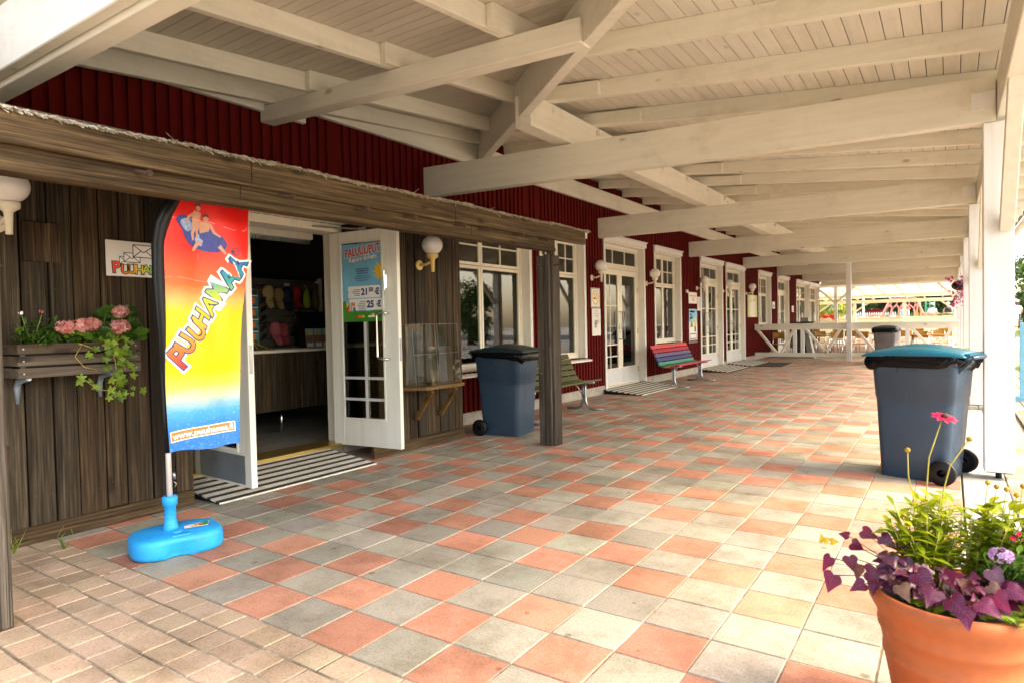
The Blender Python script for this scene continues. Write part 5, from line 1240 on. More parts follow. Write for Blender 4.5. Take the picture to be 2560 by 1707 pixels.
# ================================================================ benches
mt['olive'] = paint('olive_green_slats', (.075, .085, .022), 'Y', 0, .4, dirt=.3)
for nm, c in (('slat_coral', (.72, .07, .08)), ('slat_rose', (.45, .02, .06)), ('slat_violet', (.13, .10, .24)), ('slat_blue', (.015, .05, .20)), ('slat_teal', (.03, .27, .21)), ('slat_green', (.02, .16, .05)), ('slat_yellow', (.55, .33, .02)), ('slat_magenta', (.62, .01, .12))):
    mt[nm] = paint(nm, c, 'Y', 0, .35, dirt=.35)
def bench(label, cols, loc):
    r_ = thing('bench', label, 'bench', (0,0,0), 0, 'slatted benches along the wall')
    hl = 1.06
    back = [(-.235, .475), (-.277, .560), (-.318, .645), (-.360, .730), (-.400, .812)]
    seat = [(-.170, .432), (-.065, .427), (.040, .432), (.150, .450)]
    for i, (x, z) in enumerate(back):
        n = Vector((.90, 0, .44)).normalized(); u_ = Vector((-.44, 0, .90)).normalized(); mb = MB()
        c = Vector((x, 0, z)); mb.hexa([c+n*a+u_*b__+Vector((0, y, 0)) for b__ in (-.037, .037) for a, y in ((-.014,-hl),(.014,-hl),(.014,hl),(-.014,hl))]); mb.build('back_slat', cols[i], r_, bevel=.006, seg=2)
    for i, (x, z) in enumerate(seat):
        s_ = [-.25, 0, .05, .16][i]; mb = MB()
        mb.hexa([(x-.046,-hl,z-.013-.046*s_),(x+.046,-hl,z-.013+.046*s_),(x+.046,hl,z-.013+.046*s_),(x-.046,hl,z-.013-.046*s_),(x-.046,-hl,z+.013-.046*s_),(x+.046,-hl,z+.013+.046*s_),(x+.046,hl,z+.013+.046*s_),(x-.046,hl,z+.013-.046*s_)])
        mb.build('seat_slat', cols[5+i], r_, bevel=.006, seg=2)
    for y in (-.85, .85):
        mb = MB(); mb.tube([(.32,y,.014),(.13,y,.014),(.05,y,.05),(.015,y,.14),(.01,y,.30),(.01,y,.405)], .022, 8)
        mb.tube([(-.30,y,.014),(-.14,y,.014),(-.06,y,.05),(-.03,y,.14),(-.025,y,.30),(-.025,y,.405)], .022, 8)
        mb.tube([(.17,y,.43),(.01,y,.405),(-.17,y,.405),(-.24,y,.44),(-.425,y,.82)], .016, 8)
        mb.tube([(-.01,y,.20),(-.01,y+(.25 if y < 0 else -.25),.405)], .010, 6)
        mb.build('leg', 'steel', r_)
    r_.location = loc
    return r_
bench('olive green slatted bench half hidden by the weathered post', ['olive']*9, (-3.87, 5.66, 0))
bench('rainbow painted slatted bench under the narrow window', ['slat_teal', 'slat_blue', 'slat_violet', 'slat_rose', 'slat_coral', 'slat_green', 'slat_yellow', 'slat_rose', 'slat_magenta'], (-3.82, 11.13, 0))
# ================================================================ notices on the red wall
NX = WX+.028
def notice(name, label, y0, y1, z0, z1, mat='paper', grp='notices on the red wall'):
    t_ = thing(name, label, 'notice', (NX, (y0+y1)/2, (z0+z1)/2), 0, grp)
    MB().box(NX, NX+.006, y0, y1, z0, z1).build('sheet', mat, t_)
    return t_, MB()
def q_(mb, y0, y1, z0, z1, mi=0, e=.0075): mb.add([(NX+e,y0,z0),(NX+e,y1,z0),(NX+e,y1,z1),(NX+e,y0,z1)], [(0,1,2,3)], mi)
def discN(mb, cy, cz, ro, ri, mi, e, n=32):
    P = [(NX+e, cy+r_*math.cos(2*math.pi*k/n), cz+r_*math.sin(2*math.pi*k/n)) for r_ in (ro, max(ri, .0001)) for k in range(n)]
    mb.add(P, [(k, (k+1) % n, n+(k+1) % n, n+k) for k in range(n)], mi)
t_, mb = notice('no_smoking_sign', 'no-smoking sign with yellow ring on the red wall', 8.14, 8.50, 1.615, 1.975)
cy, cz = 8.32, 1.80
for a in ((8.15,8.49,1.625,1.632),(8.15,8.49,1.958,1.965)): q_(mb, *a)
for a in ((8.15,8.157,1.632,1.958),(8.483,8.49,1.632,1.958)): q_(mb, *a)
discN(mb, cy, cz, .135, .108, 1, .008)
q_(mb, cy-.085, cy+.045, cz-.026, cz-.002, 0, .0082)
mb.add([(NX+.0082,cy+a,cz+b__) for a, b__ in ((.05,-.026),(.075,-.026),(.075,-.002),(.05,-.002))], [(0,1,2,3)], 2)
for k in range(3): mb.add([(NX+.0081, cy+.02+.018*k+.018*math.sin(j*.9+k)+w_, cz+.02+.012*j) for w_ in (0, .007) for j in range(6)], [(j, j+1, 7+j, 6+j) for j in range(5)], 0)
c, s_ = math.cos(R(-45)), math.sin(R(-45)); mb.add([(NX+.0088, cy+a*c-b__*s_, cz+a*s_+b__*c) for a, b__ in ((-.125,-.013),(.125,-.013),(.125,.013),(-.125,.013))], [(0,1,2,3)], 1)
mb.build('symbol', ['ink', 'yellow', 'orange'], t_)
t_, mb = notice('paper_notice', 'long white paper notice with a line drawing below the no-smoking sign', 8.17, 8.515, 1.10, 1.60)
for k, w_ in enumerate((.16, .22, .20)): q_(mb, 8.34-w_/2, 8.34+w_/2, 1.55-k*.045, 1.556-k*.045)
for k in range(14): discN(mb, 8.34+rk.gauss(0, .06), 1.34+rk.gauss(0, .05), .035, .031, 0, .0075+.0001*k, 14)
mb.build('print', ['ink'], t_)
t_, mb = notice('opening_hours_sign', 'white opening hours notice with red print above the tall poster', 13.44, 14.07, 1.775, 2.06)
for k in range(8): q_(mb, 13.52+k*.06, 13.565+k*.06, 1.955, 1.98, 0)
for k in range(3): q_(mb, 13.65+k*.085, 13.70+k*.085, 1.90, 1.925, 0); q_(mb, 13.66+k*.08, 13.72+k*.08, 1.85, 1.875, 0)
mb.build('print', ['redink'], t_)
t_, mb = notice('paper_notice', 'narrow white paper sheet beside the opening hours notice', 14.10, 14.345, 1.60, 1.955)
for k in range(8): q_(mb, 14.13, 14.30, 1.90-k*.035, 1.908-k*.035)
mb.build('print', ['ink'], t_)
t_, mb = notice('activity_poster', 'tall blue and white poster under the opening hours notice', 13.44, 14.06, .79, 1.635)
q_(mb, 13.445, 14.055, 1.30, 1.63, 0); q_(mb, 13.50, 13.86, 1.545, 1.595, 1); q_(mb, 13.50, 13.64, 1.47, 1.515, 1); q_(mb, 13.50, 13.72, 1.39, 1.44, 1); q_(mb, 13.445, 14.055, .795, .86, 5); 
mb.add([(NX+.0078,13.52,1.18),(NX+.0078,13.74,1.18),(NX+.0078,13.63,1.36)], [(0,1,2)], 2); q_(mb, 13.82, 13.96, 1.20, 1.40, 3, .008); q_(mb, 13.84, 13.94, 1.06, 1.20, 4, .008); q_(mb, 13.50, 14.0, .88, .90, 4); q_(mb, 13.50, 14.0, 1.0, 1.02, 4); q_(mb, 13.50, 13.52, .9, 1.0, 4); q_(mb, 13.98, 14.0, .9, 1.0, 4)
mb.build('print', ['skyink', 'yellow', 'greenink', 'yellow', 'ink', 'brownhair'], t_)
mt['photo'] = rainbow('picture_board_print', 1, 19.1, 20.35, [(0, (.35, .45, .08)), (.3, (.62, .60, .40)), (.5, (.75, .66, .52)), (.7, (.60, .58, .38)), (1, (.28, .40, .07))])
t_, mb = notice('picture_board', 'pale green picture board below the farthest globe lamp', 19.1, 20.35, 1.42, 2.15, 'photo')
for k, y in enumerate((19.45, 19.62, 19.82, 20.0)):
    q_(mb, y-.05, y+.05, 1.50+.02*k, 1.88+.02*k, 0); discN(mb, y, 1.94+.02*k, .045, .0, 1, .0076, 14)
mb.build('print', ['paper', 'skin'], t_)
t_, mb = notice('paper_notice', 'small white notice between the far window and door', 22.6, 23.0, 1.73, 1.98); q_(mb, 22.68, 22.92, 1.78, 1.88); mb.build('print', ['greenink'], t_)
t_, mb = notice('paper_notice', 'farthest small white notice on the red wall', 26.1, 26.5, 1.62, 1.87); q_(mb, 26.2, 26.4, 1.65, 1.70); q_(mb, 26.2, 26.4, 1.75, 1.80); mb.build('print', ['ink'], t_)
o = MB().box(NX, NX+.05, 13.22, 13.30, 2.03, 2.11).build('wall_socket', 'frame', bevel=.008); tag(o, 'small cream box on the red wall left of the opening hours notice', 'junction box')
mm = MB()
mm.prism([(-4.42,18.42,.003),(-4.0,16.72,.003),(-3.10,16.92,.003),(-3.16,18.66,.003)], (0, 0, .012)); mt['rubber'] = plain('black_rubber_mat', (.018, .017, .016), .85, 0, .3, 60, bmp=.5)
tag(mm.build('door_mat', 'rubber', bevel=.003), 'black rubber mat on the tiles by the far glazed door', 'door mat')
# ================================================================ white railing across the walk
rl = thing('railing', 'white timber railing with slanted struts closing off the seating area', 'railing', (-1.7, 20, 0))
for x0, x1 in ((-4.56, -1.825), (-1.675, 1.05)):
    mb = MB(); mb.box(x0, x1, 19.93, 20.03, .985, 1.145); mb.box(x0, x1, 19.91, 20.05, 1.148, 1.185); mb.build('top_rail', 'whiteX', rl, bevel=.005)
    mb = MB(); mb.box(x0, x1, 19.93, 20.02, .12, .25); mb.build('bottom_rail', 'whiteX', rl, bevel=.005)
    W_ = x1-x0; mid = (x0+x1)/2
    for a, b__ in ((x0+.08, x0+.68), (x0+1.22, x0+.82), (mid+.20, mid+.80) , (x1-.17, x1-.60)):
        top_x = a; bot = b__
        m_ = MB(); m_.beam((top_x, 19.975, 1.0), (bot, 19.975, .235), .075, .10, (0, 1, 0)); m_.build('strut', 'whiteX', rl, bevel=.004)
    for x in (mid-.13, mid+.10):
        m_ = MB(); m_.box(x-.055, x+.055, 19.94, 20.015, .2515, .9835); m_.build('baluster', 'whiteZ', rl, bevel=.004)
# ================================================================ seating area
mt['chairwood'] = wood('varnished_chair_wood', (.30, .15, .03), (.46, .25, .06), (.58, .34, .10), 'X', .4, knots=False, contrast=.4, bmp=.05)
def chair():
    r_ = thing('cafe_chair', 'wooden cafe chair with chrome legs standing behind the railing', 'chair', (0,0,0), 0, 'cafe chairs in the seating area')
    mb = MB(); mb.grid(lambda u, v: Vector((-.20+.40*u, -.20+.40*v, .455+.012*(2*u-1)**2-.012*math.sin(v*3))), 6, 6); mb.build('seat', 'chairwood', r_, solid=.014)
    mb = MB(); mb.grid(lambda u, v: Vector((-.20+.40*u, .215+.03*(1-(2*u-1)**2)+.03*v, .64+.22*v)), 8, 4); mb.build('backrest', 'chairwood', r_, solid=.012)
    for sx in (-.19, .19):
        m_ = MB(); m_.tube([(sx, -.20, .0), (sx, -.17, .44), (sx*.95, -.1, .448), (sx*.95, .17, .448)], .012, 7); m_.build('leg', 'chrome', r_)
        m_ = MB(); m_.tube([(sx, .23, .0), (sx, .18, .44), (sx*.92, .235, .84)], .012, 7); m_.build('leg', 'chrome', r_)
    return r_
ch0 = chair()
CH = [(-4.2, 21.7, .1), (-3.7, 22.5, .5), (-2.36, 21.9, .05), (-1.65, 22.0, -.1), (-3.1, 23.6, .3), (-1.1, 23.2, .3), (.05, 21.9, .0), (.55, 23.0, .2), (-.5, 24.4, 3.3), (-2.2, 24.8, 3.0), (-3.9, 24.9, 3.2), (.75, 24.6, 2.9), (-1.5, 26.4, .1), (-.2, 26.8, 0.), (-2.9, 26.6, .2), (.6, 27.2, 0), (-4.0, 27.4, .1)]
chlab = {0: 'first cafe chair by the red wall behind the railing', 6: 'cafe chair behind the right half of the railing', 2: 'cafe chair seen left of the middle post', 3: 'cafe chair right behind the middle post'}
for i, (x, y, a) in enumerate(CH):
    if i == 0: ch0.location = (x, y, 0); ch0.rotation_euler = (0, 0, a)
    else:
        c = dup(ch0, (x, y, 0), a)
        c['label'] = chlab.get(i, 'wooden cafe chair with chrome legs farther back in the seating area')
ch0['label'] = chlab[0]
def table():
    r_ = thing('cafe_table', 'cafe table with chrome legs in the seating area', 'table', (0,0,0), 0, 'cafe tables in the seating area')
    MB().box(-.55, .55, -.35, .35, .715, .745).build('table_top', 'chairwood', r_, bevel=.006)
    for sx in (-.48, .48):
        for sy in (-.28, .28): MB().tube([(sx, sy, 0), (sx, sy, .714)], .018, 8).build('leg', 'chrome', r_)
    return r_
tb0 = table()
for i, (x, y) in enumerate([(-2.85, 22.6), (.3, 22.4), (-1.3, 25.5), (-3.6, 26.0), (.3, 25.8)]):
    if i == 0: tb0.location = (x, y, 0)
    else: dup(tb0, (x, y, 0), 0, 'cafe table with chrome legs farther back in the seating area' if i > 1 else 'cafe table behind the right half of the railing')
tb0['label'] = 'cafe table left of the middle post behind the railing'
st_ = thing('folding_stack', 'stack of folded grey chairs leaning behind the railing', 'folded chairs', (-2.95, 21.4, 0))
for k in range(4): m_ = MB(); m_.beam((-3.1+k*.045, 21.35, .0), (-3.3+k*.045, 21.45, .95), .03, .36, (0, 1, 0)); m_.build('folded_chair', 'steel', st_)
dk = thing('serving_desk', 'dark serving desk with a black top against the far wall windows', 'desk', (-3.5, 22.0, 0))
MB().box(-3.85, -3.10, 22.0, 22.5, 1.18, 1.225).build('top', 'black', dk, bevel=.005)
MB().box(-3.80, -3.15, 22.05, 22.45, 0, 1.178).build('cabinet', 'dark', dk, bevel=.005)
cr_ = thing('cutlery_holder', 'grey cutlery holder standing on the black desk', 'holder', (-3.4, 22.2, 1.225))
mb = MB(); mb.hexa([(-3.55,22.1,1.226),(-3.25,22.1,1.226),(-3.25,22.3,1.226),(-3.55,22.3,1.226),(-3.52,22.12,1.37),(-3.28,22.12,1.37),(-3.28,22.28,1.37),(-3.52,22.28,1.37)]); mb.build('holder', 'steel', cr_, bevel=.006)
for x in (-3.52, -3.12): m_ = MB(); m_.lathe([(.04,1.226),(.05,1.34),(.03,1.52),(.001,1.55)], (x, 22.35, 0), 14); tag(m_.build('white_jug', 'paper'), 'white jug at the %s of the black serving desk' % ('left' if x < -3.3 else 'right'), 'jug', 'jugs on the desk')
# ================================================================ far pergola, planters and playground
tr = N
def translucent(name, c):
    m, t, b = new_mat(name); b.inputs['Base Color'].default_value = (*c, 1); b.inputs['Roughness'].default_value = .4
    tl = N(t, 'ShaderNodeBsdfTranslucent'); tl.inputs[0].default_value = (*c, 1); mx = N(t, 'ShaderNodeMixShader'); mx.inputs[0].default_value = .7
    t.links.new(b.outputs[0], mx.inputs[1]); t.links.new(tl.outputs[0], mx.inputs[2]); t.links.new(mx.outputs[0], t.nodes['Material Output'].inputs[0])
    return m
mt['poly'] = translucent('translucent_roof_sheet', (.62, .52, .33))
pg = thing('pergola', 'sunlit white pergola with a translucent sloping roof beyond the seating area', 'pergola', (-3, 40, 0))
def pz(y): return 3.02 - .038*(y-34)
mb = MB(); mb.add([(-12,34.1,pz(34.1)),(1.3,34.1,pz(34.1)),(1.3,45.4,pz(45.4)),(-12,45.4,pz(45.4))], [(0,1,2,3)]); mb.build('roof_sheet', 'poly', pg)
x = -11.5
while x < 1.3:
    mb = MB(); mb.beam((x, 34.1, pz(34.1)-.08), (x, 45.3, pz(45.3)-.08), .05, .13); mb.build('rafter', 'whiteY', pg); x += .92
mb = MB(); mb.box(-12, 1.3, 45.0, 45.12, pz(45)-.36, pz(45)-.15); mb.box(-12, 1.3, 40, 40.1, pz(40)-.30, pz(40)-.15); mb.build('beam', 'whiteX', pg)
for x in (-6.6, -4.35, -1.55, 1.15): 
    m_ = MB(); m_.box(x-.09, x+.09, 45.13, 45.3, 0, pz(45)-.15); m_.build('post', 'whiteZ', pg)
for x, d in ((-4.25, 1), (1.05, -1), (-6.5, 1)): m_ = MB(); m_.beam((x, 45.2, 1.75), (x+d*.75, 45.2, pz(45)-.3), .10, .10, (0, 1, 0)); m_.build('brace', 'whiteX', pg)
m_ = MB(); m_.box(-4.05, -3.91, 33.95, 34.09, 0, 2.88); m_.build('post', 'whiteZ', pg)
m_ = MB(); m_.box(-12, 1.3, 33.93, 34.09, 2.885, 3.10); m_.build('beam', 'whiteX', pg)
for d in (-1, 1): m_ = MB(); m_.beam((-3.98+d*.07, 34.0, 2.15), (-3.98+d*.85, 34.0, 2.885), .10, .10, (0, 1, 0)); m_.build('brace', 'whiteX', pg)
m_ = MB(); m_.beam((1.15, 34.0, 2.05), (.35, 34.0, 2.885), .10, .10, (0, 1, 0)); m_.build('brace', 'whiteX', pg)
pb = thing('planter_box', 'long cream planter box along the far edge of the pergola', 'planter', (-3, 45.8, 0))
mb = MB(); mb.box(-12, 1.6, 45.5, 46.1, .0, 1.27); mb.box(-12, 1.6, 45.44, 46.16, 1.272, 1.33); mb.build('box', 'frame', pb, bevel=.01)
mb = MB()
for k in range(1100):
    oval_leaf(mb, (rp.uniform(-7, 1.5), rp.uniform(45.5, 46.1), rp.uniform(1.30, 1.52)), (rp.uniform(-1, 1), rp.uniform(-1, 1), rp.uniform(0, 1)), .10, .05)
mt['planterleaf'] = leaf_mat('planter_greens', (.10, .16, .02), (.38, .36, .10), .45); mt['palepink'] = leaf_mat('pale_pink_blooms', (.75, .42, .38), (.85, .66, .58), .3); mt['redflower'] = leaf_mat('red_blooms', (.60, .01, .005), (.80, .06, .02), .3)
tag(mb.build('planter_plants', 'planterleaf'), 'low mixed greenery filling the long cream planter', 'plants')
for x, w_, m__, lab in ((-.2, .40, 'palepink', 'pale pink flowers in the long cream planter near the person in a white hat'), (-3.3, .5, 'palepink', 'pale pink flowers in the long cream planter by the picket fence')):
    mb = MB()
    for k in range(90): flower_ball(mb, (x+rp.gauss(0, w_*.5), 45.7+rp.uniform(-.1, .2), 1.42+rp.gauss(.04, .05)), .03, 5, .03)
    tag(mb.build('flowers', m__), lab, 'flowers', 'flowers in the long planter')
rf = thing('flower_pot', 'pale pot of bright red flowers on the far planter', 'potted plant', (-5.93, 45.35, 1.10))
MB().lathe([(.001,0),(.18,0),(.26,.24),(.27,.28),(.22,.28),(.001,.24)], (-5.93, 45.3, 1.08), 20).build('pot', 'frame', rf)
mb = MB()
for k in range(70): flower_ball(mb, (-5.93+rp.gauss(0, .22), 45.3+rp.gauss(0, .12), 1.42+rp.gauss(0, .07)), .05, 7, .05)
mb.build('blooms', 'redflower', rf)
g2 = MB().box(-60, 60, 46.6, 200, -.03, .38).build('playground_ground', 'sand' if 'sand' in mt else 'border'); tag(g2, kind='structure')
TZ = .38
# net climber
nc = thing('rope_climber', 'pink rope net climber in the playground', 'climbing net', (-1.9, 52, TZ))
mt['rope'] = plain('pink_rope', (.55, .16, .13), .6); mt['orangepost'] = plain('orange_posts', (.75, .22, .04), .45)
top = [(-2.75, 2.62), (-1.25, 2.66)]; base = [(-3.7, TZ), (-.3, TZ)]
def net(y0, y1):
    def pt(u, v):
        xl = -3.75+(1.0)*v; xr = -.25-(.95)*v; return Vector((xl+(xr-xl)*u, y0+(y1-y0)*v, TZ+(2.66-TZ)*v))
    nu, nv = 10, 3; mb = MB()
    def hx(i, j): return pt(i/nu, min(1, (j+(.38 if (i+j) % 2 else 0))/nv))
    for j in range(nv+1):
        for i in range(nu):
            mb.tube([hx(i, j), hx(i+1, j)], .035, 5)
        for i in range(nu+1):
            if j < nv and (i+j) % 2: mb.tube([hx(i, j), hx(i, j+1)], .032, 5)
    for u in (0, 1): mb.tube([pt(u, 0), pt(u, 1)], .045, 6)
    return mb
net(50.6, 51.9).build('net', 'rope', nc); net(53.4, 52.1).build('net', 'rope', nc)
mb = MB(); mb.tube([(-1.28, 51.4, TZ), (-1.02, 52, 2.62)], .06, 8); mb.tube([(-.75, 51.4, TZ), (-1.0, 52, 2.62)], .06, 8); mb.build('mast', 'orangepost', nc)
gl_ = thing('green_climbing_frame', 'green ladder climbing frame behind the rope net', 'climbing frame', (-.4, 55, TZ))
mt['greensteel'] = plain('green_steel', (.01, .30, .12), .4)
mb = MB()
for x in (-.68, -.42, -.14): mb.tube([(x, 55, TZ), (x, 55, 2.7)], .045, 8)
for k in range(7): mb.tube([(-.75, 55, .7+k*.31), (-.08, 55, .7+k*.31)], .04, 6)
mb.build('frame', 'greensteel', gl_)
for x in (-.68, -.14): MB().tube([(x, 55.5, TZ), (x, 55.5, 2.7)], .04, 8).build('post', 'greensteel', gl_)
ph = thing('playhouse', 'small white and pale blue playhouse behind the rope net', 'playhouse', (-2.05, 51.6, TZ))
mb = MB(); mb.box(-2.35, -1.75, 54.5, 55.6, TZ, 1.9); mb.build('wall', 'paper', ph); mb = MB(); mb.prism([(-2.45,54.4,1.905),(-1.65,54.4,1.905),(-2.05,54.4,2.45)], (0,1.3,0)); mb.build('roof', 'rope', ph)
mt['paleblue'] = plain('pale_blue_panel', (.22, .45, .60), .4)
mb = MB(); mb.box(-2.27, -1.83, 54.47, 54.495, TZ+.1, 1.75); mb.build('door', 'paleblue', ph)
pk = thing('picket_fence', 'white picket fence in front of the dark red shed', 'fence', (-4.2, 56, TZ))
mb = MB(); x = -6.6
while x < -2.6:
    mb.prism([(x,56,TZ),(x+.11,56,TZ),(x+.11,56,1.62),(x+.055,56,1.75),(x,56,1.62)], (0, .025, 0)); x += .16
mb.build('pickets', 'paper', pk); MB().box(-6.6, -2.6, 56.03, 56.07, 1.35, 1.43).build('rail', 'paper', pk)
sd_ = thing('shed', 'dark red shed behind the picket fence', 'shed', (-4.6, 61, TZ))
MB().box(-5.1, -3.8, 60.5, 63, TZ, 1.75).build('wall', 'red', sd_); mb = MB(); mb.prism([(-5.3,60.3,1.755),(-3.6,60.3,1.755),(-4.5,60.3,2.1)], (0,2.9,0)); mb.build('roof', 'red', sd_)
MB().tube([(-4.95, 56.5, TZ), (-4.95, 56.5, 2.9)], .07, 8).build('pole_', 'paper', None); o = bpy.data.objects['pole_']; o.name = 'flag_pole'; tag(o, 'thin white pole rising behind the picket fence', 'pole')
st = thing('pushchair', 'dark pushchair with white hood parked by the picket fence', 'pushchair', (-2.7, 49.5, TZ))
MB().sphere((-2.75, 49.5, 1.28), .22, 14, 9, sc=(1.1, .8, .8)).build('seat', 'navy', st); MB().sphere((-2.45, 49.5, 1.30), .18, 14, 9, sc=(1, .8, .9)).build('hood', 'paper', st)
for x in (-2.95, -2.5):
    w_ = MB(); w_.lathe([(.11,-.02),(.14,-.02),(.14,.02),(.11,.02),(.11,-.02)], (x, 49.5, TZ+.14), 18, mat=Matrix.Rotation(R(90), 3, 'X')); w_.build('wheel', 'black', st); MB().tube([(x, 49.5, TZ+.14), (-2.72, 49.5, 1.2)], .015, 6).build('frame_tube', 'steel', st)
MB().tube([(-2.5, 49.5, 1.1), (-2.2, 49.5, 1.45)], .015, 6).build('handle', 'black', st)
# people in the playground: one skinned body each, clothes as children
def person(loc, rot, label, top_m, leg_m, hat_m, crossed=False, skirt=False, tank=False):
    r_ = thing('person', label, 'person')
    J = [((0,0,.95),.14),((0,0,1.12),.125),((0,0,1.32),.145),((0,.0,1.46),.075),((0,-.01,1.54),.052),((0,-.02,1.63),.092),((0,-.02,1.73),.075)]
    E_ = [(0,1),(1,2),(2,3),(3,4),(4,5),(5,6)]
    def ch(start, pts):
        p = start
        for q in pts: J.append(q); E_.append((p, len(J)-1)); p = len(J)-1
    for s_ in (-1, 1):
        ch(0, [((s_*.10,0,.88),.095),((s_*.105,-.02,.48),.058),((s_*.11,.01,.09),.040),((s_*.115,-.11,.035),.038)])
        if crossed: ch(2, [((s_*.19,0,1.40),.06),((s_*.25,-.03,1.14),.042),((s_*.05,-.20,1.10),.034),((-s_*.05,-.20,1.12),.03)])
        else: ch(2, [((s_*.19,0,1.40),.06),((s_*.25,.02,1.13),.042),((s_*.22,-.08,.90),.032),((s_*.21,-.10,.82),.028)])
    me = bpy.data.meshes.new('body'); me.from_pydata([j[0] for j in J], E_, []); o = bpy.data.objects.new('body', me); COL.objects.link(o)
    me.materials.append(mt['skinreal']); attach(o, r_); o.matrix_parent_inverse = Matrix()
    md = o.modifiers.new('skin', 'SKIN'); sv = me.skin_vertices[0].data
    for v, j in zip(sv, J): v.radius = (j[1], j[1]*.85 if j[0][2] > .9 and abs(j[0][0]) < .05 else j[1])
    sv[0].use_root = True; md.use_smooth_shade = True; o.modifiers.new('sub', 'SUBSURF').render_levels = 2; o.modifiers['sub'].levels = 2
    el_ = Matrix.Diagonal((1.28, .92, 1)).to_3x3()
    MB().lathe([(.145,.93),(.148,1.0),(.135,1.12),(.155,1.30),(.165,1.38),(.12 if not tank else .10,1.45),(.07,1.475)], (0,0,0), 20, mat=el_).build('top', top_m, r_)
    if not tank:
        for s_ in (-1, 1): MB().tube([(s_*.17,0,1.41),(s_*.245,.01,1.22)], [.075,.062], 10).build('sleeve', top_m, r_)
    if skirt: MB().lathe([(.15,.99),(.18,.85),(.23,.5)], (0,0,0), 20, mat=el_).build('skirt', leg_m, r_)
    else:
        m_ = MB(); m_.lathe([(.15,.99),(.152,.92),(.13,.84)], (0,0,0), 20, mat=el_)
        for s_ in (-1, 1): m_.tube([(s_*.10,0,.90),(s_*.105,-.02,.48),(s_*.11,.01,.12)], [.115,.078,.062], 12)
        m_.build('trousers', leg_m, r_)
    MB().lathe([(.16,1.715),(.155,1.72),(.098,1.725),(.096,1.78),(.07,1.825),(.001,1.835)], (0,-.02,0), 20).build('hat', hat_m, r_)
    fm = MB()
    for s_ in (-1, 1): fm.sphere((s_*.032,-.108,1.66), .010, 8, 6)
    fm.build('eyes', 'black', r_); fm = MB(); fm.hexa([(-.012,-.112,1.615),(.012,-.112,1.615),(.008,-.10,1.655),(-.008,-.10,1.655),(-.012,-.135,1.615),(.012,-.135,1.615),(.006,-.115,1.655),(-.006,-.115,1.655)]); fm.build('nose', 'skinreal', r_)
    fm = MB(); fm.grid(lambda u, v: Vector(((-.5+u)*.19, .075-.02*abs(u-.5), 1.52+v*.19)), 6, 4); fm.build('hair', 'brownhair', r_, solid=.03)
    r_.location = loc; r_.rotation_euler = (0, 0, rot)
    return r_
mt['skinreal'] = plain('sunlit_skin', (.52, .27, .17), .5); mt['whitetop'] = plain('white_shirt', (.75, .75, .72), .8); mt['greentop'] = plain('green_cloth', (.05, .30, .14), .8); mt['blacktop'] = plain('black_top', (.012, .012, .015), .8); mt['jeans'] = plain('pale_denim', (.30, .36, .45), .8); mt['bluetop'] = plain('blue_cloth', (.10, .22, .40), .8); mt['darkcloth'] = plain('dark_trousers', (.03, .035, .05), .8)
person((-.13, 48, TZ), R(160), 'person in a white hat and white shirt with green trousers in the playground', 'whitetop', 'greentop', 'whitetop')
person((.72, 47.6, TZ), R(10), 'person with folded arms in a black tank top and white cap', 'blacktop', 'jeans', 'whitetop', crossed=True, tank=True)
person((1.12, 50, TZ), R(60), 'person in blue mostly hidden behind the hanging flowers', 'bluetop', 'darkcloth', 'paper')
person((4.15, 46.8, TZ), R(200), 'person in a white shirt and dark trousers at the right edge', 'whitetop', 'darkcloth', 'paper')
# trees
mt['tree_leaf'] = leaf_mat('tree_leaves', (.035, .075, .012), (.13, .21, .025), .45); mt['tree_leaf_b'] = leaf_mat('yellow_green_leaves', (.16, .24, .015), (.50, .48, .03), .5); mt['bark'] = plain('bark', (.12, .09, .06), .9, 0, .3, 12, bmp=.5); mt['hedge_leaf'] = leaf_mat('dark_tree_leaves', (.018, .055, .012), (.08, .15, .02), .4)
def tree_proto(h, w_, leaf, seed, n=2600, size=.30, label='', trunk_h=.14):
    q = random.Random(seed); r_ = thing('tree', label, 'tree', (0,0,0), 0, 'trees behind the playground')
    tk = MB(); tk.tube([(0,0,-.1),(.05,.02,h*.25),(-.04,.05,h*.5),(.02,0,h*.82)], [w_*.05,w_*.042,w_*.03,.03], 9)
    cl = []
    for k in range(11):
        a = q.uniform(0, 6.28); rr = w_*.5*q.uniform(.35, .75); z = h*q.uniform(trunk_h, .88); e = rr*(1.05-abs(z/h-.55)); c = Vector((math.cos(a)*e, math.sin(a)*e, z)); cl.append((c, w_*q.uniform(.16, .26)))
        tk.tube([(0,0,z*.62), (c.x*.5, c.y*.5, z*.85), c], [w_*.02, w_*.014, .015], 6)
    cl += [(Vector((0,0,h*.9)), w_*.22), (Vector((0,0,h*.6)), w_*.3)]
    tk.build('trunk', 'bark', r_)
    lf = MB()
    for k in range(n):
        c, rad = q.choice(cl); d = Vector((q.gauss(0,1), q.gauss(0,1), q.gauss(0,.85))).normalized(); p = c + d*rad*q.uniform(.55, 1.08)
        nn = (d+Vector((q.uniform(-.8,.8), q.uniform(-.8,.8), q.uniform(-.3,.9)))).normalized(); x = nn.orthogonal().normalized(); x = Matrix.Rotation(q.uniform(0, 6.28), 3, nn) @ x; y = nn.cross(x); s_ = size*q.uniform(.6, 1.3)
        lf.add([p-x*s_*.5, p-y*s_*.28, p+x*s_*.55, p+y*s_*.28], [(0,1,2,3)])
    lf.build('crown', leaf, r_)
    return r_
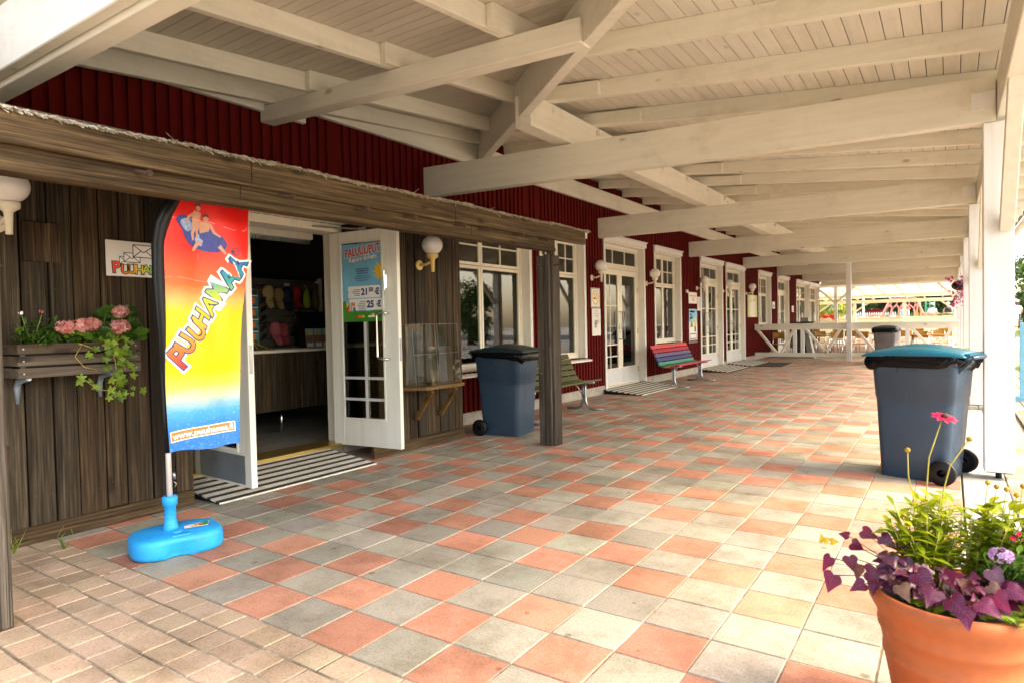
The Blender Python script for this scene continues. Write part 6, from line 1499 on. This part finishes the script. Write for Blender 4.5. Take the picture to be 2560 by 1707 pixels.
TP = [tree_proto(5.6, 5.5, 'tree_leaf', 1, 3600, .34, label='mid-green bushy tree behind the playground'), tree_proto(6.5, 6.0, 'hedge_leaf', 2, 3600, .34, label='dark green tree behind the red shed'), tree_proto(2.7, 3.0, 'tree_leaf_b', 4, 1500, .22, label='bright yellow-green bush left of the pergola post', trunk_h=.05)]
TL = [(-9.5, 70, 1, 'dark green tree at the far left behind the pergola'), (-6.0, 72, 1, 'dark green tree behind the red shed'), (-3.2, 69, 0, 'green tree behind the rope net'), (-.2, 73, 0, 'green tree behind the green ladder frame'), (2.6, 70, 0, 'green tree behind the person with folded arms'), (-12.5, 66, 0, 'green tree farthest left beyond the pergola'), (-4.6, 64.5, 1, 'dark green bushy tree just behind the dark red shed'), (-1.7, 65, 1, 'dark green tree close behind the playhouse'), (1.3, 65.5, 0, 'green tree just left of the hanging flowers, beyond the playground'), (6.5, 58, 0, 'green tree at the right edge beyond the white posts'), (9.5, 66, 1, 'dark tree farther right beyond the white posts')]
used = set()
for x, y, k, lab in TL:
    if k not in used: TP[k].location = (x, y, TZ-.02); TP[k]['label'] = lab; used.add(k)
    else: dup(TP[k], (x, y, TZ-.02), rp.uniform(0, 6), lab, None)
TP[2].location = (-6.4, 50, TZ-.02); 
bb_ = dup(TP[2], (-8.2, 51, TZ-.02), 2.0, 'yellow-green bush behind the red flowers')
for x, y, k, s_ in ((18, 3, 0, .8), (17, 8, 1, .72), (19, 13, 0, .85), (17.5, 18, 1, .7), (19, 23, 0, .8), (18, 29, 1, .72), (19, 35, 0, .8)):   # across the yard, mirrored in the windows
    dup(TP[k], (x, y, -.05), rp.uniform(0, 6), 'tree across the yard mirrored in the window panes', (s_, s_, s_))
bo = MB(); bo.box(-6.4, -5.75, 49.2, 49.6, 1.9, 2.3); bl_ = thing('play_tower', 'blue play tower roof showing above the yellow-green bush', 'play tower', (-6.1, 49.4, TZ))
bo = MB(); bo.prism([(-6.45,49.1,1.9),(-5.7,49.1,1.9),(-6.07,49.1,2.5)], (0,.7,0)); bo.build('roof', 'paleblue', bl_)
for x in (-6.35, -5.8): MB().tube([(x, 49.4, TZ), (x, 49.4, 1.9)], .05, 8).build('post', 'paleblue', bl_)
# ================================================================ things at the right edge
mt['skyrail'] = plain('sky_blue_paint', (.16, .45, .60), .45); mt['limerail'] = plain('lime_green_paint', (.26, .42, .06), .45); mt['emerald'] = plain('emerald_paint', (.03, .30, .17), .45)
fr = thing('play_fence', 'blue and green painted fence with crossed bars outside the white post', 'fence', (2.0, 10.4, 0))
MB().box(1.50, 3.4, 10.15, 10.30, -.03, .075).build('base_rail', 'skyrail', fr, bevel=.006)
for x, z, m__ in ((1.75, .95, 'skyrail'), (2.3, .95, 'emerald'), (2.9, .95, 'skyrail')): MB().box(x-.035, x+.035, 10.19, 10.26, .076, z+.25).build('post', m__, fr, bevel=.004)
for z in (.47, 1.02): MB().box(1.40, 1.714, 10.195, 10.25, z, z+.055).build('bar', 'limerail', fr, bevel=.004)
for z in (.42, .84): MB().box(1.786, 2.26, 10.195, 10.25, z, z+.06).build('bar', 'emerald', fr, bevel=.004)
MB().beam((1.58, 10.22, .53), (1.66, 10.22, 1.02), .04, .035).build('diagonal', 'limerail', fr)
MB().beam((1.80, 10.22, .50), (1.95, 10.22, .84), .04, .035).build('diagonal', 'emerald', fr)
ds = thing('dispenser', 'white bottle-shaped dispenser with yellow cap and orange base on the blue post', 'dispenser', (1.64, 10.6, 1.10))
MB().tube([(1.66, 10.6, -.03), (1.66, 10.6, 1.12)], .03, 10).build('pole', 'skyrail', ds)
MB().lathe([(.001,1.16),(.085,1.16),(.085,1.40),(.06,1.43),(.001,1.43)], (1.64, 10.6, 0), 20).build('bottle', 'paper', ds)
MB().lathe([(.001,1.431),(.055,1.431),(.05,1.48),(.02,1.50),(.018,1.53),(.001,1.53)], (1.64, 10.6, 0), 16).build('cap', 'yellow', ds)
MB().lathe([(.001,1.12),(.075,1.12),(.087,1.159),(.001,1.159)], (1.64, 10.6, 0), 20).build('collar', 'orange', ds)
tp = thing('terracotta_pot', 'plain terracotta pot with yellow-green plant half hidden behind the second white post', 'potted plant', (1.10, 9.6, 0))
mt['terra'] = scuffed('terracotta', (.43, .105, .026), .6, (.55, .27, .15), .3, 6, (.24, .08, .03))
MB().lathe([(.001,.16),(.13,.16),(.19,.62),(.21,.63),(.21,.72),(.18,.72),(.17,.68),(.001,.66)], (1.12, 9.5, 0), 24).build('pot', 'terra', tp)
MB().box(.98, 1.26, 9.36, 9.64, -.03, .157).build('block', 'plinth', tp)
mb = MB()
for k in range(160): 
    a = rp.uniform(0, 6.28); oval_leaf(mb, (1.12+.16*math.cos(a), 9.5+.16*math.sin(a), rp.uniform(.55, .85)), (math.cos(a), math.sin(a), rp.uniform(-.5, .5)), .06, .03)
mb.build('leaves', 'tree_leaf_b', tp)
hb = thing('hanging_basket', 'magenta trailing flowers in a hanging basket at the far right posts', 'hanging basket', (1.0, 15.8, 2.2))
mt['magenta'] = leaf_mat('magenta_petals', (.42, .0, .14), (.72, .04, .34), .3)
MB().sphere((1.02, 15.8, 2.02), .17, 16, 10, sc=(1, 1, .7)).build('basket', 'black', hb)
m_ = MB()
for a in (0, 2.1, 4.2): m_.tube([(1.02+.16*math.cos(a), 15.8+.16*math.sin(a), 2.06), (1.05, 15.8, 2.55)], .004, 4)
m_.tube([(1.05, 15.8, 2.55), (1.15, 15.8, 2.95)], .004, 4); m_.build('chain', 'steel', hb)
mb, lb_ = MB(), MB()
for k in range(150):
    a = rp.uniform(0, 6.28); t_ = rp.random(); rr = .22-.10*t_+rp.gauss(0, .03); p = (1.02+rr*math.cos(a), 15.8+rr*math.sin(a), 2.22-.70*t_**1.2+rp.gauss(0, .03))
    if k % 3: flower_ball(mb, p, .02, 3, .028)
    else: oval_leaf(lb_, p, (math.cos(a), math.sin(a), -.4), .06, .03)
mb.build('flowers', 'magenta', hb); lb_.build('leaves', 'tree_leaf', hb)
# ================================================================ foreground terracotta pot with its plants
PC = Vector((.838, .122, 0)); RZ = .45
pot = thing('terracotta_pot', 'large ridged orange terracotta pot of mixed plants in the right foreground', 'pot', tuple(PC))
mb = MB(); mb.lathe([(.001,.0),(.150,.0),(.156,.01),(.196,.23),(.200,.235),(.200,.25),(.196,.255),(.208,.315),(.213,.32),(.215,.335),(.2115,.345),(.219,.375),(.228,.39),(.238,.41),(.241,.43),(.236,.447),(.226,.452),(.217,.446),(.214,.43),(.210,.40),(.001,.395)], PC, 72)
mb.build('pot', 'terra', pot); m_ = MB(); m_.lathe([(.001,.412),(.12,.415),(.209,.402)], PC, 36); m_.build('soil', 'soil', pot)
def vine_mat():
    m, t, b = new_mat('purple_vine_leaves'); g_ = N(t, 'ShaderNodeNewGeometry')
    r = ramp(t, [(0, (.03, .005, .02)), (.4, (.075, .010, .042)), (.75, (.15, .03, .085)), (.88, (.16, .10, .05)), (1, (.24, .17, .09))]); t.links.new(g_.outputs['Random Per Island'], r.inputs[0])
    n = noise(t, objco(t, island=False), 60, 5); rn = ramp(t, [(.3, (.55, .55, .55)), (.7, (1.1, 1.05, 1.05))]); t.links.new(n.outputs[0], rn.inputs[0])
    c = mixc(t, 1, r.outputs[0], rn.outputs[0], 'MULTIPLY'); t.links.new(c, b.inputs['Base Color']); b.inputs['Roughness'].default_value = .38; bump(t, b, n.outputs[0], .3, .003)
    uv = N(t, 'ShaderNodeUVMap'); sp = N(t, 'ShaderNodeSeparateXYZ'); t.links.new(uv.outputs[0], sp.inputs[0])
    def mth(op, a, b__=None, c_=None):
        m_ = N(t, 'ShaderNodeMath', operation=op)
        for k, v_ in enumerate((a, b__, c_)):
            if v_ is None: continue
            if hasattr(v_, 'links'): t.links.new(v_, m_.inputs[k])
            else: m_.inputs[k].default_value = v_
        return m_.outputs[0]
    ab = mth('ABSOLUTE', mth('SUBTRACT', sp.outputs[0], .5)); lat = mth('PINGPONG', mth('MULTIPLY_ADD', ab, -.75, sp.outputs[1]), .085)
    vein = mth('MINIMUM', mth('MULTIPLY', lat, 1.0), mth('MULTIPLY', ab, .8)); rvn = ramp(t, [(.006, (1, 1, 1)), (.016, (0, 0, 0))]); t.links.new(vein, rvn.inputs[0])
    c = mixc(t, mixc(t, 1, rvn.outputs[0], (.55, .55, .55), 'MULTIPLY'), c, (.34, .07, .16)); t.links.new(c, b.inputs['Base Color'])
    tl = N(t, 'ShaderNodeBsdfTranslucent'); t.links.new(mixc(t, .6, c, (.45, .02, .10)), tl.inputs[0]); mx = N(t, 'ShaderNodeMixShader'); mx.inputs[0].default_value = .35
    t.links.new(b.outputs[0], mx.inputs[1]); t.links.new(tl.outputs[0], mx.inputs[2]); t.links.new(mx.outputs[0], t.nodes['Material Output'].inputs[0]); return m
mt['vine'] = vine_mat()
rv = random.Random(21)
def ivy(mb, p, tipdir, nrm, s_, curl=.25):
    """heart-shaped leaf with shallow lobes, hanging from p towards tipdir"""
    p, d, n = Vector(p), Vector(tipdir).normalized(), Vector(nrm); n = (n-d*n.dot(d)).normalized(); x = d.cross(n)
    half = [(0, .0), (.10, -.12), (.30, -.16), (.46, -.02), (.54, .14), (.46, .30), (.36, .44), (.25, .64), (.13, .86), (0, 1.10)]
    vs = []; k1 = rv.uniform(-.15, .15)
    def at(a, b__): 
        z = curl*(abs(a)**1.4)*.9 - .30*max(0, b__-.2)**2*(1+k1) + .05*math.sin(a*9+b__*6); return p + x*a*s_ + d*(b__)*s_ + n*z*s_
    cen = [(0, b__) for b__ in (.0, .02, .05, .12, .22, .34, .47, .66, .87, 1.10)]
    R_ = [at(a, b__) for a, b__ in half]; L_ = [at(-a, b__) for a, b__ in half]; C_ = [at(a, b__) for a, b__ in cen]
    vs = C_+R_+L_; F = []
    for i in range(9): F += [(i, i+1, 10+i+1, 10+i), (i+1, i, 20+i, 20+i+1)]
    mb.add(vs, F, 0, True); mb.uv += [(.5, b__) for a, b__ in cen]+[(.5+a, b__) for a, b__ in half]+[(.5-a, b__) for a, b__ in half]
vn = thing('purple_vine', 'purple sweet potato vine with pointed leaves spilling over the pot rim', 'plant', (PC.x, PC.y, .41))
lv, sm_ = MB(), MB()
VL = [ # placed by hand where the picture shows them: x, z (at depth y), size, tip direction
 (.485,.10,.500,.085,(-.5,-.2,-.8)),(.50,.06,.455,.10,(-.35,-.1,-1)),(.55,.12,.555,.07,(.5,.2,-.3)),(.585,.10,.610,.075,(.8,-.1,-.35)),(.545,.08,.52,.075,(.3,-.2,-.9)),(.575,.07,.50,.08,(-.2,-.3,-.9)),(.535,.15,.57,.05,(-.8,.1,.1)),(.60,.05,.49,.09,(.9,-.3,.0)),(.595,.03,.455,.075,(-.8,-.4,-.4)),(.64,.10,.60,.075,(.9,-.2,-.5)),(.69,.12,.585,.07,(.8,-.1,-.3)),(.705,.05,.545,.07,(.7,-.4,-.2)),
 (.63,.0,.44,.07,(-.1,-.4,-.8)),(.70,-.05,.46,.08,(.3,-.5,-.7)),(.745,-.03,.50,.10,(.5,-.3,-.8)),(.79,-.08,.475,.09,(-.2,-.6,-.8)),(.83,-.10,.465,.10,(.5,-.6,-.6)),(.86,-.11,.45,.095,(.1,-.5,-.8)),(.90,-.10,.47,.09,(.7,-.5,-.5)),(.935,-.07,.49,.09,(.3,-.5,-.7)),(.965,-.03,.50,.09,(.8,-.4,-.3)),(.82,.0,.53,.08,(.6,-.4,.4)),(.93,.02,.57,.09,(.6,-.3,-.8)),(.985,.02,.53,.09,(.9,-.2,-.2)),(1.03,.04,.50,.09,(.8,-.4,-.4)),(.76,.02,.53,.08,(-.5,-.5,-.3)),(.87,-.02,.52,.08,(-.3,-.6,.5))]
for x, y, z, s_, d in VL:
    if x > .62 and z < .52: z += .04; d = (d[0], d[1], d[2]*.45)
    ivy(lv, (x, y, z), d, (rv.uniform(-.5, .1), -.75+rv.uniform(-.3, .3), .55+rv.uniform(-.4, .3)), s_*.64, rv.uniform(-.25, .35))
    base_ = Vector((PC.x+(x-PC.x)*.35, PC.y-.02, .42)); sm_.tube([base_, (base_+Vector((x, y, z)))/2+Vector((0, 0, .03)), (x, y, z)], .0016, 5)
for k in range(210):
    a = rv.uniform(-3.4, .3); rr = .06+.135*rv.random()**.6; x, y = PC.x+rr*math.cos(a), PC.y+rr*math.sin(a)*.9; z = .445+.10*rv.random()
    ivy(lv, (x, y, z), (math.cos(a)+rv.uniform(-.5,.5), math.sin(a)+rv.uniform(-.5,.5), rv.uniform(-.5,.4)), (rv.uniform(-.5,.5), -.6, .7), rv.uniform(.024, .046), rv.uniform(-.4, .5))
lv.build('leaves', 'vine', vn, sub=1); sm_.build('stems', 'vine', vn)
mb = MB(); 
for x, y, z, d in ((.478,.10,.555,(-.6,0,.3)),(.487,.10,.557,(.9,0,.1)),(.462,.10,.552,(-.3,0,1))): ivy(mb, (x, y, z), d, (0, -.8, .6), .026)
mt['ochre'] = leaf_mat('ochre_young_leaves', (.42, .28, .01), (.62, .42, .02), .4); mb.build('young_leaves', 'ochre', vn)
mt['cosmos_leaf'] = leaf_mat('fresh_green_leaves', (.20, .28, .008), (.55, .62, .03), .5, .35)
def sprays(t_, spec, n, lmin, lmax, wd, mat='cosmos_leaf', stem='stemy'):
    lv, sm_ = MB(), MB()
    for bx_, by_, tx_, ty_, tz_ in spec:
        b_ = Vector((bx_, by_, .42)); tpv = Vector((tx_, ty_, tz_)); mid = (b_+tpv)/2 + Vector((rv.uniform(-.01,.01), 0, .01)); sm_.tube([b_, mid, tpv], [.003, .0025, .0015], 6)
        for k in range(n):
            u = .35+.68*k/n; p = b_.lerp(tpv, u) + Vector((rv.gauss(0,.003), rv.gauss(0,.003), 0)); a = k*2.4+rv.uniform(-.4,.4)
            oval_leaf(lv, p, (math.cos(a), math.sin(a), rv.uniform(.2, 1.0)), rv.uniform(lmin, lmax), wd*rv.uniform(.7, 1.2), .25)
    lv.build('leaves', mat, t_); sm_.build('stems', stem, t_)
cs = thing('cosmos', 'lime-green leafy plant with one magenta bloom on a tall curved stem', 'plant', (.78, .17, .42))
sp = [(.76,.18,.675,.10,.715),(.76,.18,.70,.13,.66),(.77,.19,.735,.17,.72),(.77,.17,.77,.18,.735),(.78,.2,.805,.2,.745),(.78,.18,.835,.18,.72),(.76,.17,.725,.09,.62),(.78,.16,.80,.10,.64),(.79,.17,.86,.16,.66),(.77,.2,.755,.24,.70),(.79,.2,.82,.25,.71),(.77,.18,.66,.16,.63)]
sp += [(a+rv.gauss(0,.01), b__+rv.gauss(0,.01), c+rv.gauss(0,.018), d+rv.gauss(0,.03), e-.02-rv.random()*.07) for a, b__, c, d, e in sp for q in (0, 1)]
sprays(cs, sp, 15, .035, .085, .022)
bl = thing('marguerite', 'yellow-green bushy plant with round yellow buds at the right of the pot', 'plant', (.93, .2, .42))
sp = [(.92+.012*k-.05,.2,.885+.024*k+rv.uniform(-.01,.01),.15+.02*(k % 4),.70+.07*rv.random()) for k in range(13)]
sp += [(a+rv.gauss(0,.01), b__+rv.gauss(0,.01), c+rv.gauss(0,.02), d+rv.gauss(0,.03), e-.02-rv.random()*.12) for a, b__, c, d, e in sp for q in (0, 1, 2)]
sprays(bl, sp, 17, .03, .068, .027)
mb = MB()
for x, z in ((.928,.80),(.95,.79),(.975,.785),(1.0,.77),(1.015,.80),(1.035,.775)): mb.sphere((x, .17, z), .008, 10, 8); mb.tube([(x-.01,.18,.70),(x,.17,z)], .0012, 4)
mb.build('buds', 'ochre', bl)
st2 = MB()
for pth in ([(.80,.2,.60),(.76,.25,.70),(.77,.25,.85),(.805,.25,.975)], [(.73,.2,.60),(.725,.25,.70),(.71,.25,.78),(.708,.25,.865)], [(.80,.2,.60),(.81,.25,.74),(.83,.25,.83),(.880,.25,.918)]): st2.tube(pth, .0022, 6)
st2.build('flower_stem', 'stemy', cs)
mb = MB(); c = Vector((.815, .25, .992)); ax = Vector((.25, -.25, .93)).normalized(); x_ = ax.orthogonal().normalized(); y_ = ax.cross(x_)
for k in range(9):
    a = k*2*math.pi/9; d = x_*math.cos(a)+y_*math.sin(a); oval_leaf(mb, c, d, .042, .026, .12, 0, ax, .08)
mt['cerise'] = leaf_mat('cerise_petals', (.52, .002, .05), (.68, .008, .10), .3); mb.build('bloom', 'cerise', cs)
mb = MB(); mb.sphere(c+ax*.004, .012, 12, 8, sc=(1, 1, .7)); mb.build('flower_centre', 'rust', cs)
mb = MB(); mb.sphere((.708, .25, .870), .009, 10, 8); mb.sphere((.882, .25, .922), .009, 10, 8); mb.build('bud', 'ochre', cs)
vb = thing('verbena', 'pale lilac verbena bloom among green leaves in the pot', 'plant', (.96, .06, .42))
mt['lilac'] = leaf_mat('lilac_petals', (.52, .22, .55), (.80, .58, .80), .3)
mb = MB(); 
for k in range(38):
    d = Vector((rv.gauss(0,1), rv.gauss(-.5,.8), rv.gauss(.4,.7))).normalized(); disc_leaf(mb, Vector((.955,.05,.610))+Vector((d.x*.03, d.y*.022, d.z*.020)), .011, d, 5, .2, .2)
mb.build('bloom', 'lilac', vb)
mb = MB()
for q in ((.985,.05,.665),(.995,.06,.68),(1.02,.06,.70)): flower_ball(mb, q, .006, 8, .006)
mb.build('small_blooms', 'cerise', vb)
sprays(vb, [(.95+rv.uniform(-.05,.1),.1,.93+rv.uniform(-.05,.12),.08+rv.uniform(-.06,.08),.52+rv.random()*.12) for k in range(16)], 12, .03, .05, .02, 'bush_leaf', 'stem')
lo = thing('groundcover_plant', 'small bright green round-leaved plant at the front of the pot', 'plant', (.80, -.02, .42))
mb = MB()
for k in range(60): a = rv.uniform(-2.9, -.2); disc_leaf(mb, (PC.x+.17*math.cos(a)+rv.gauss(0,.01), PC.y+.16*math.sin(a), .435+rv.uniform(0,.03)), rv.uniform(.008,.016), (0,-.5,1), 4, .1, .2)
for k in range(9): oval_leaf(mb, (.975+rv.uniform(-.03,.04), -.07+rv.uniform(-.02,.03), .445), (rv.uniform(-1,1), rv.uniform(-.8,.2), .5), .055, .03)
mb.build('leaves', 'ivy_leaf', lo)
# weeds and fallen petals on the paving
wd = MB()
for x, y in ((-3.9,-.86),(-3.72,-.66)):
    for k in range(7): 
        h = rp.uniform(.03, .16); wd.tube([(x, y, 0), (x+rp.gauss(0,.02), y+rp.gauss(0,.02), h*.6), (x+rp.gauss(0,.05), y+rp.gauss(0,.05), h)], [.0022,.0018,.0008], 4)
tag(wd.build('joint_weeds', 'ivy_leaf'), 'thin weeds growing from the paving joints by the board wall', 'weeds', kind='stuff')
pt_ = MB()
for k in range(120):
    x, y = rp.uniform(-4, .6), rp.uniform(-1.2, 9); a = rp.uniform(0, 6.28); s_ = rp.uniform(.004, .012)
    pt_.add([(x+s_*math.cos(a+q), y+s_*.6*math.sin(a+q), .004) for q in (0, 1.57, 3.14, 4.71)], [(0,1,2,3)])
tag(pt_.build('fallen_petals', 'ochre'), 'tiny yellow leaf bits scattered over the tiles', 'litter', kind='stuff')
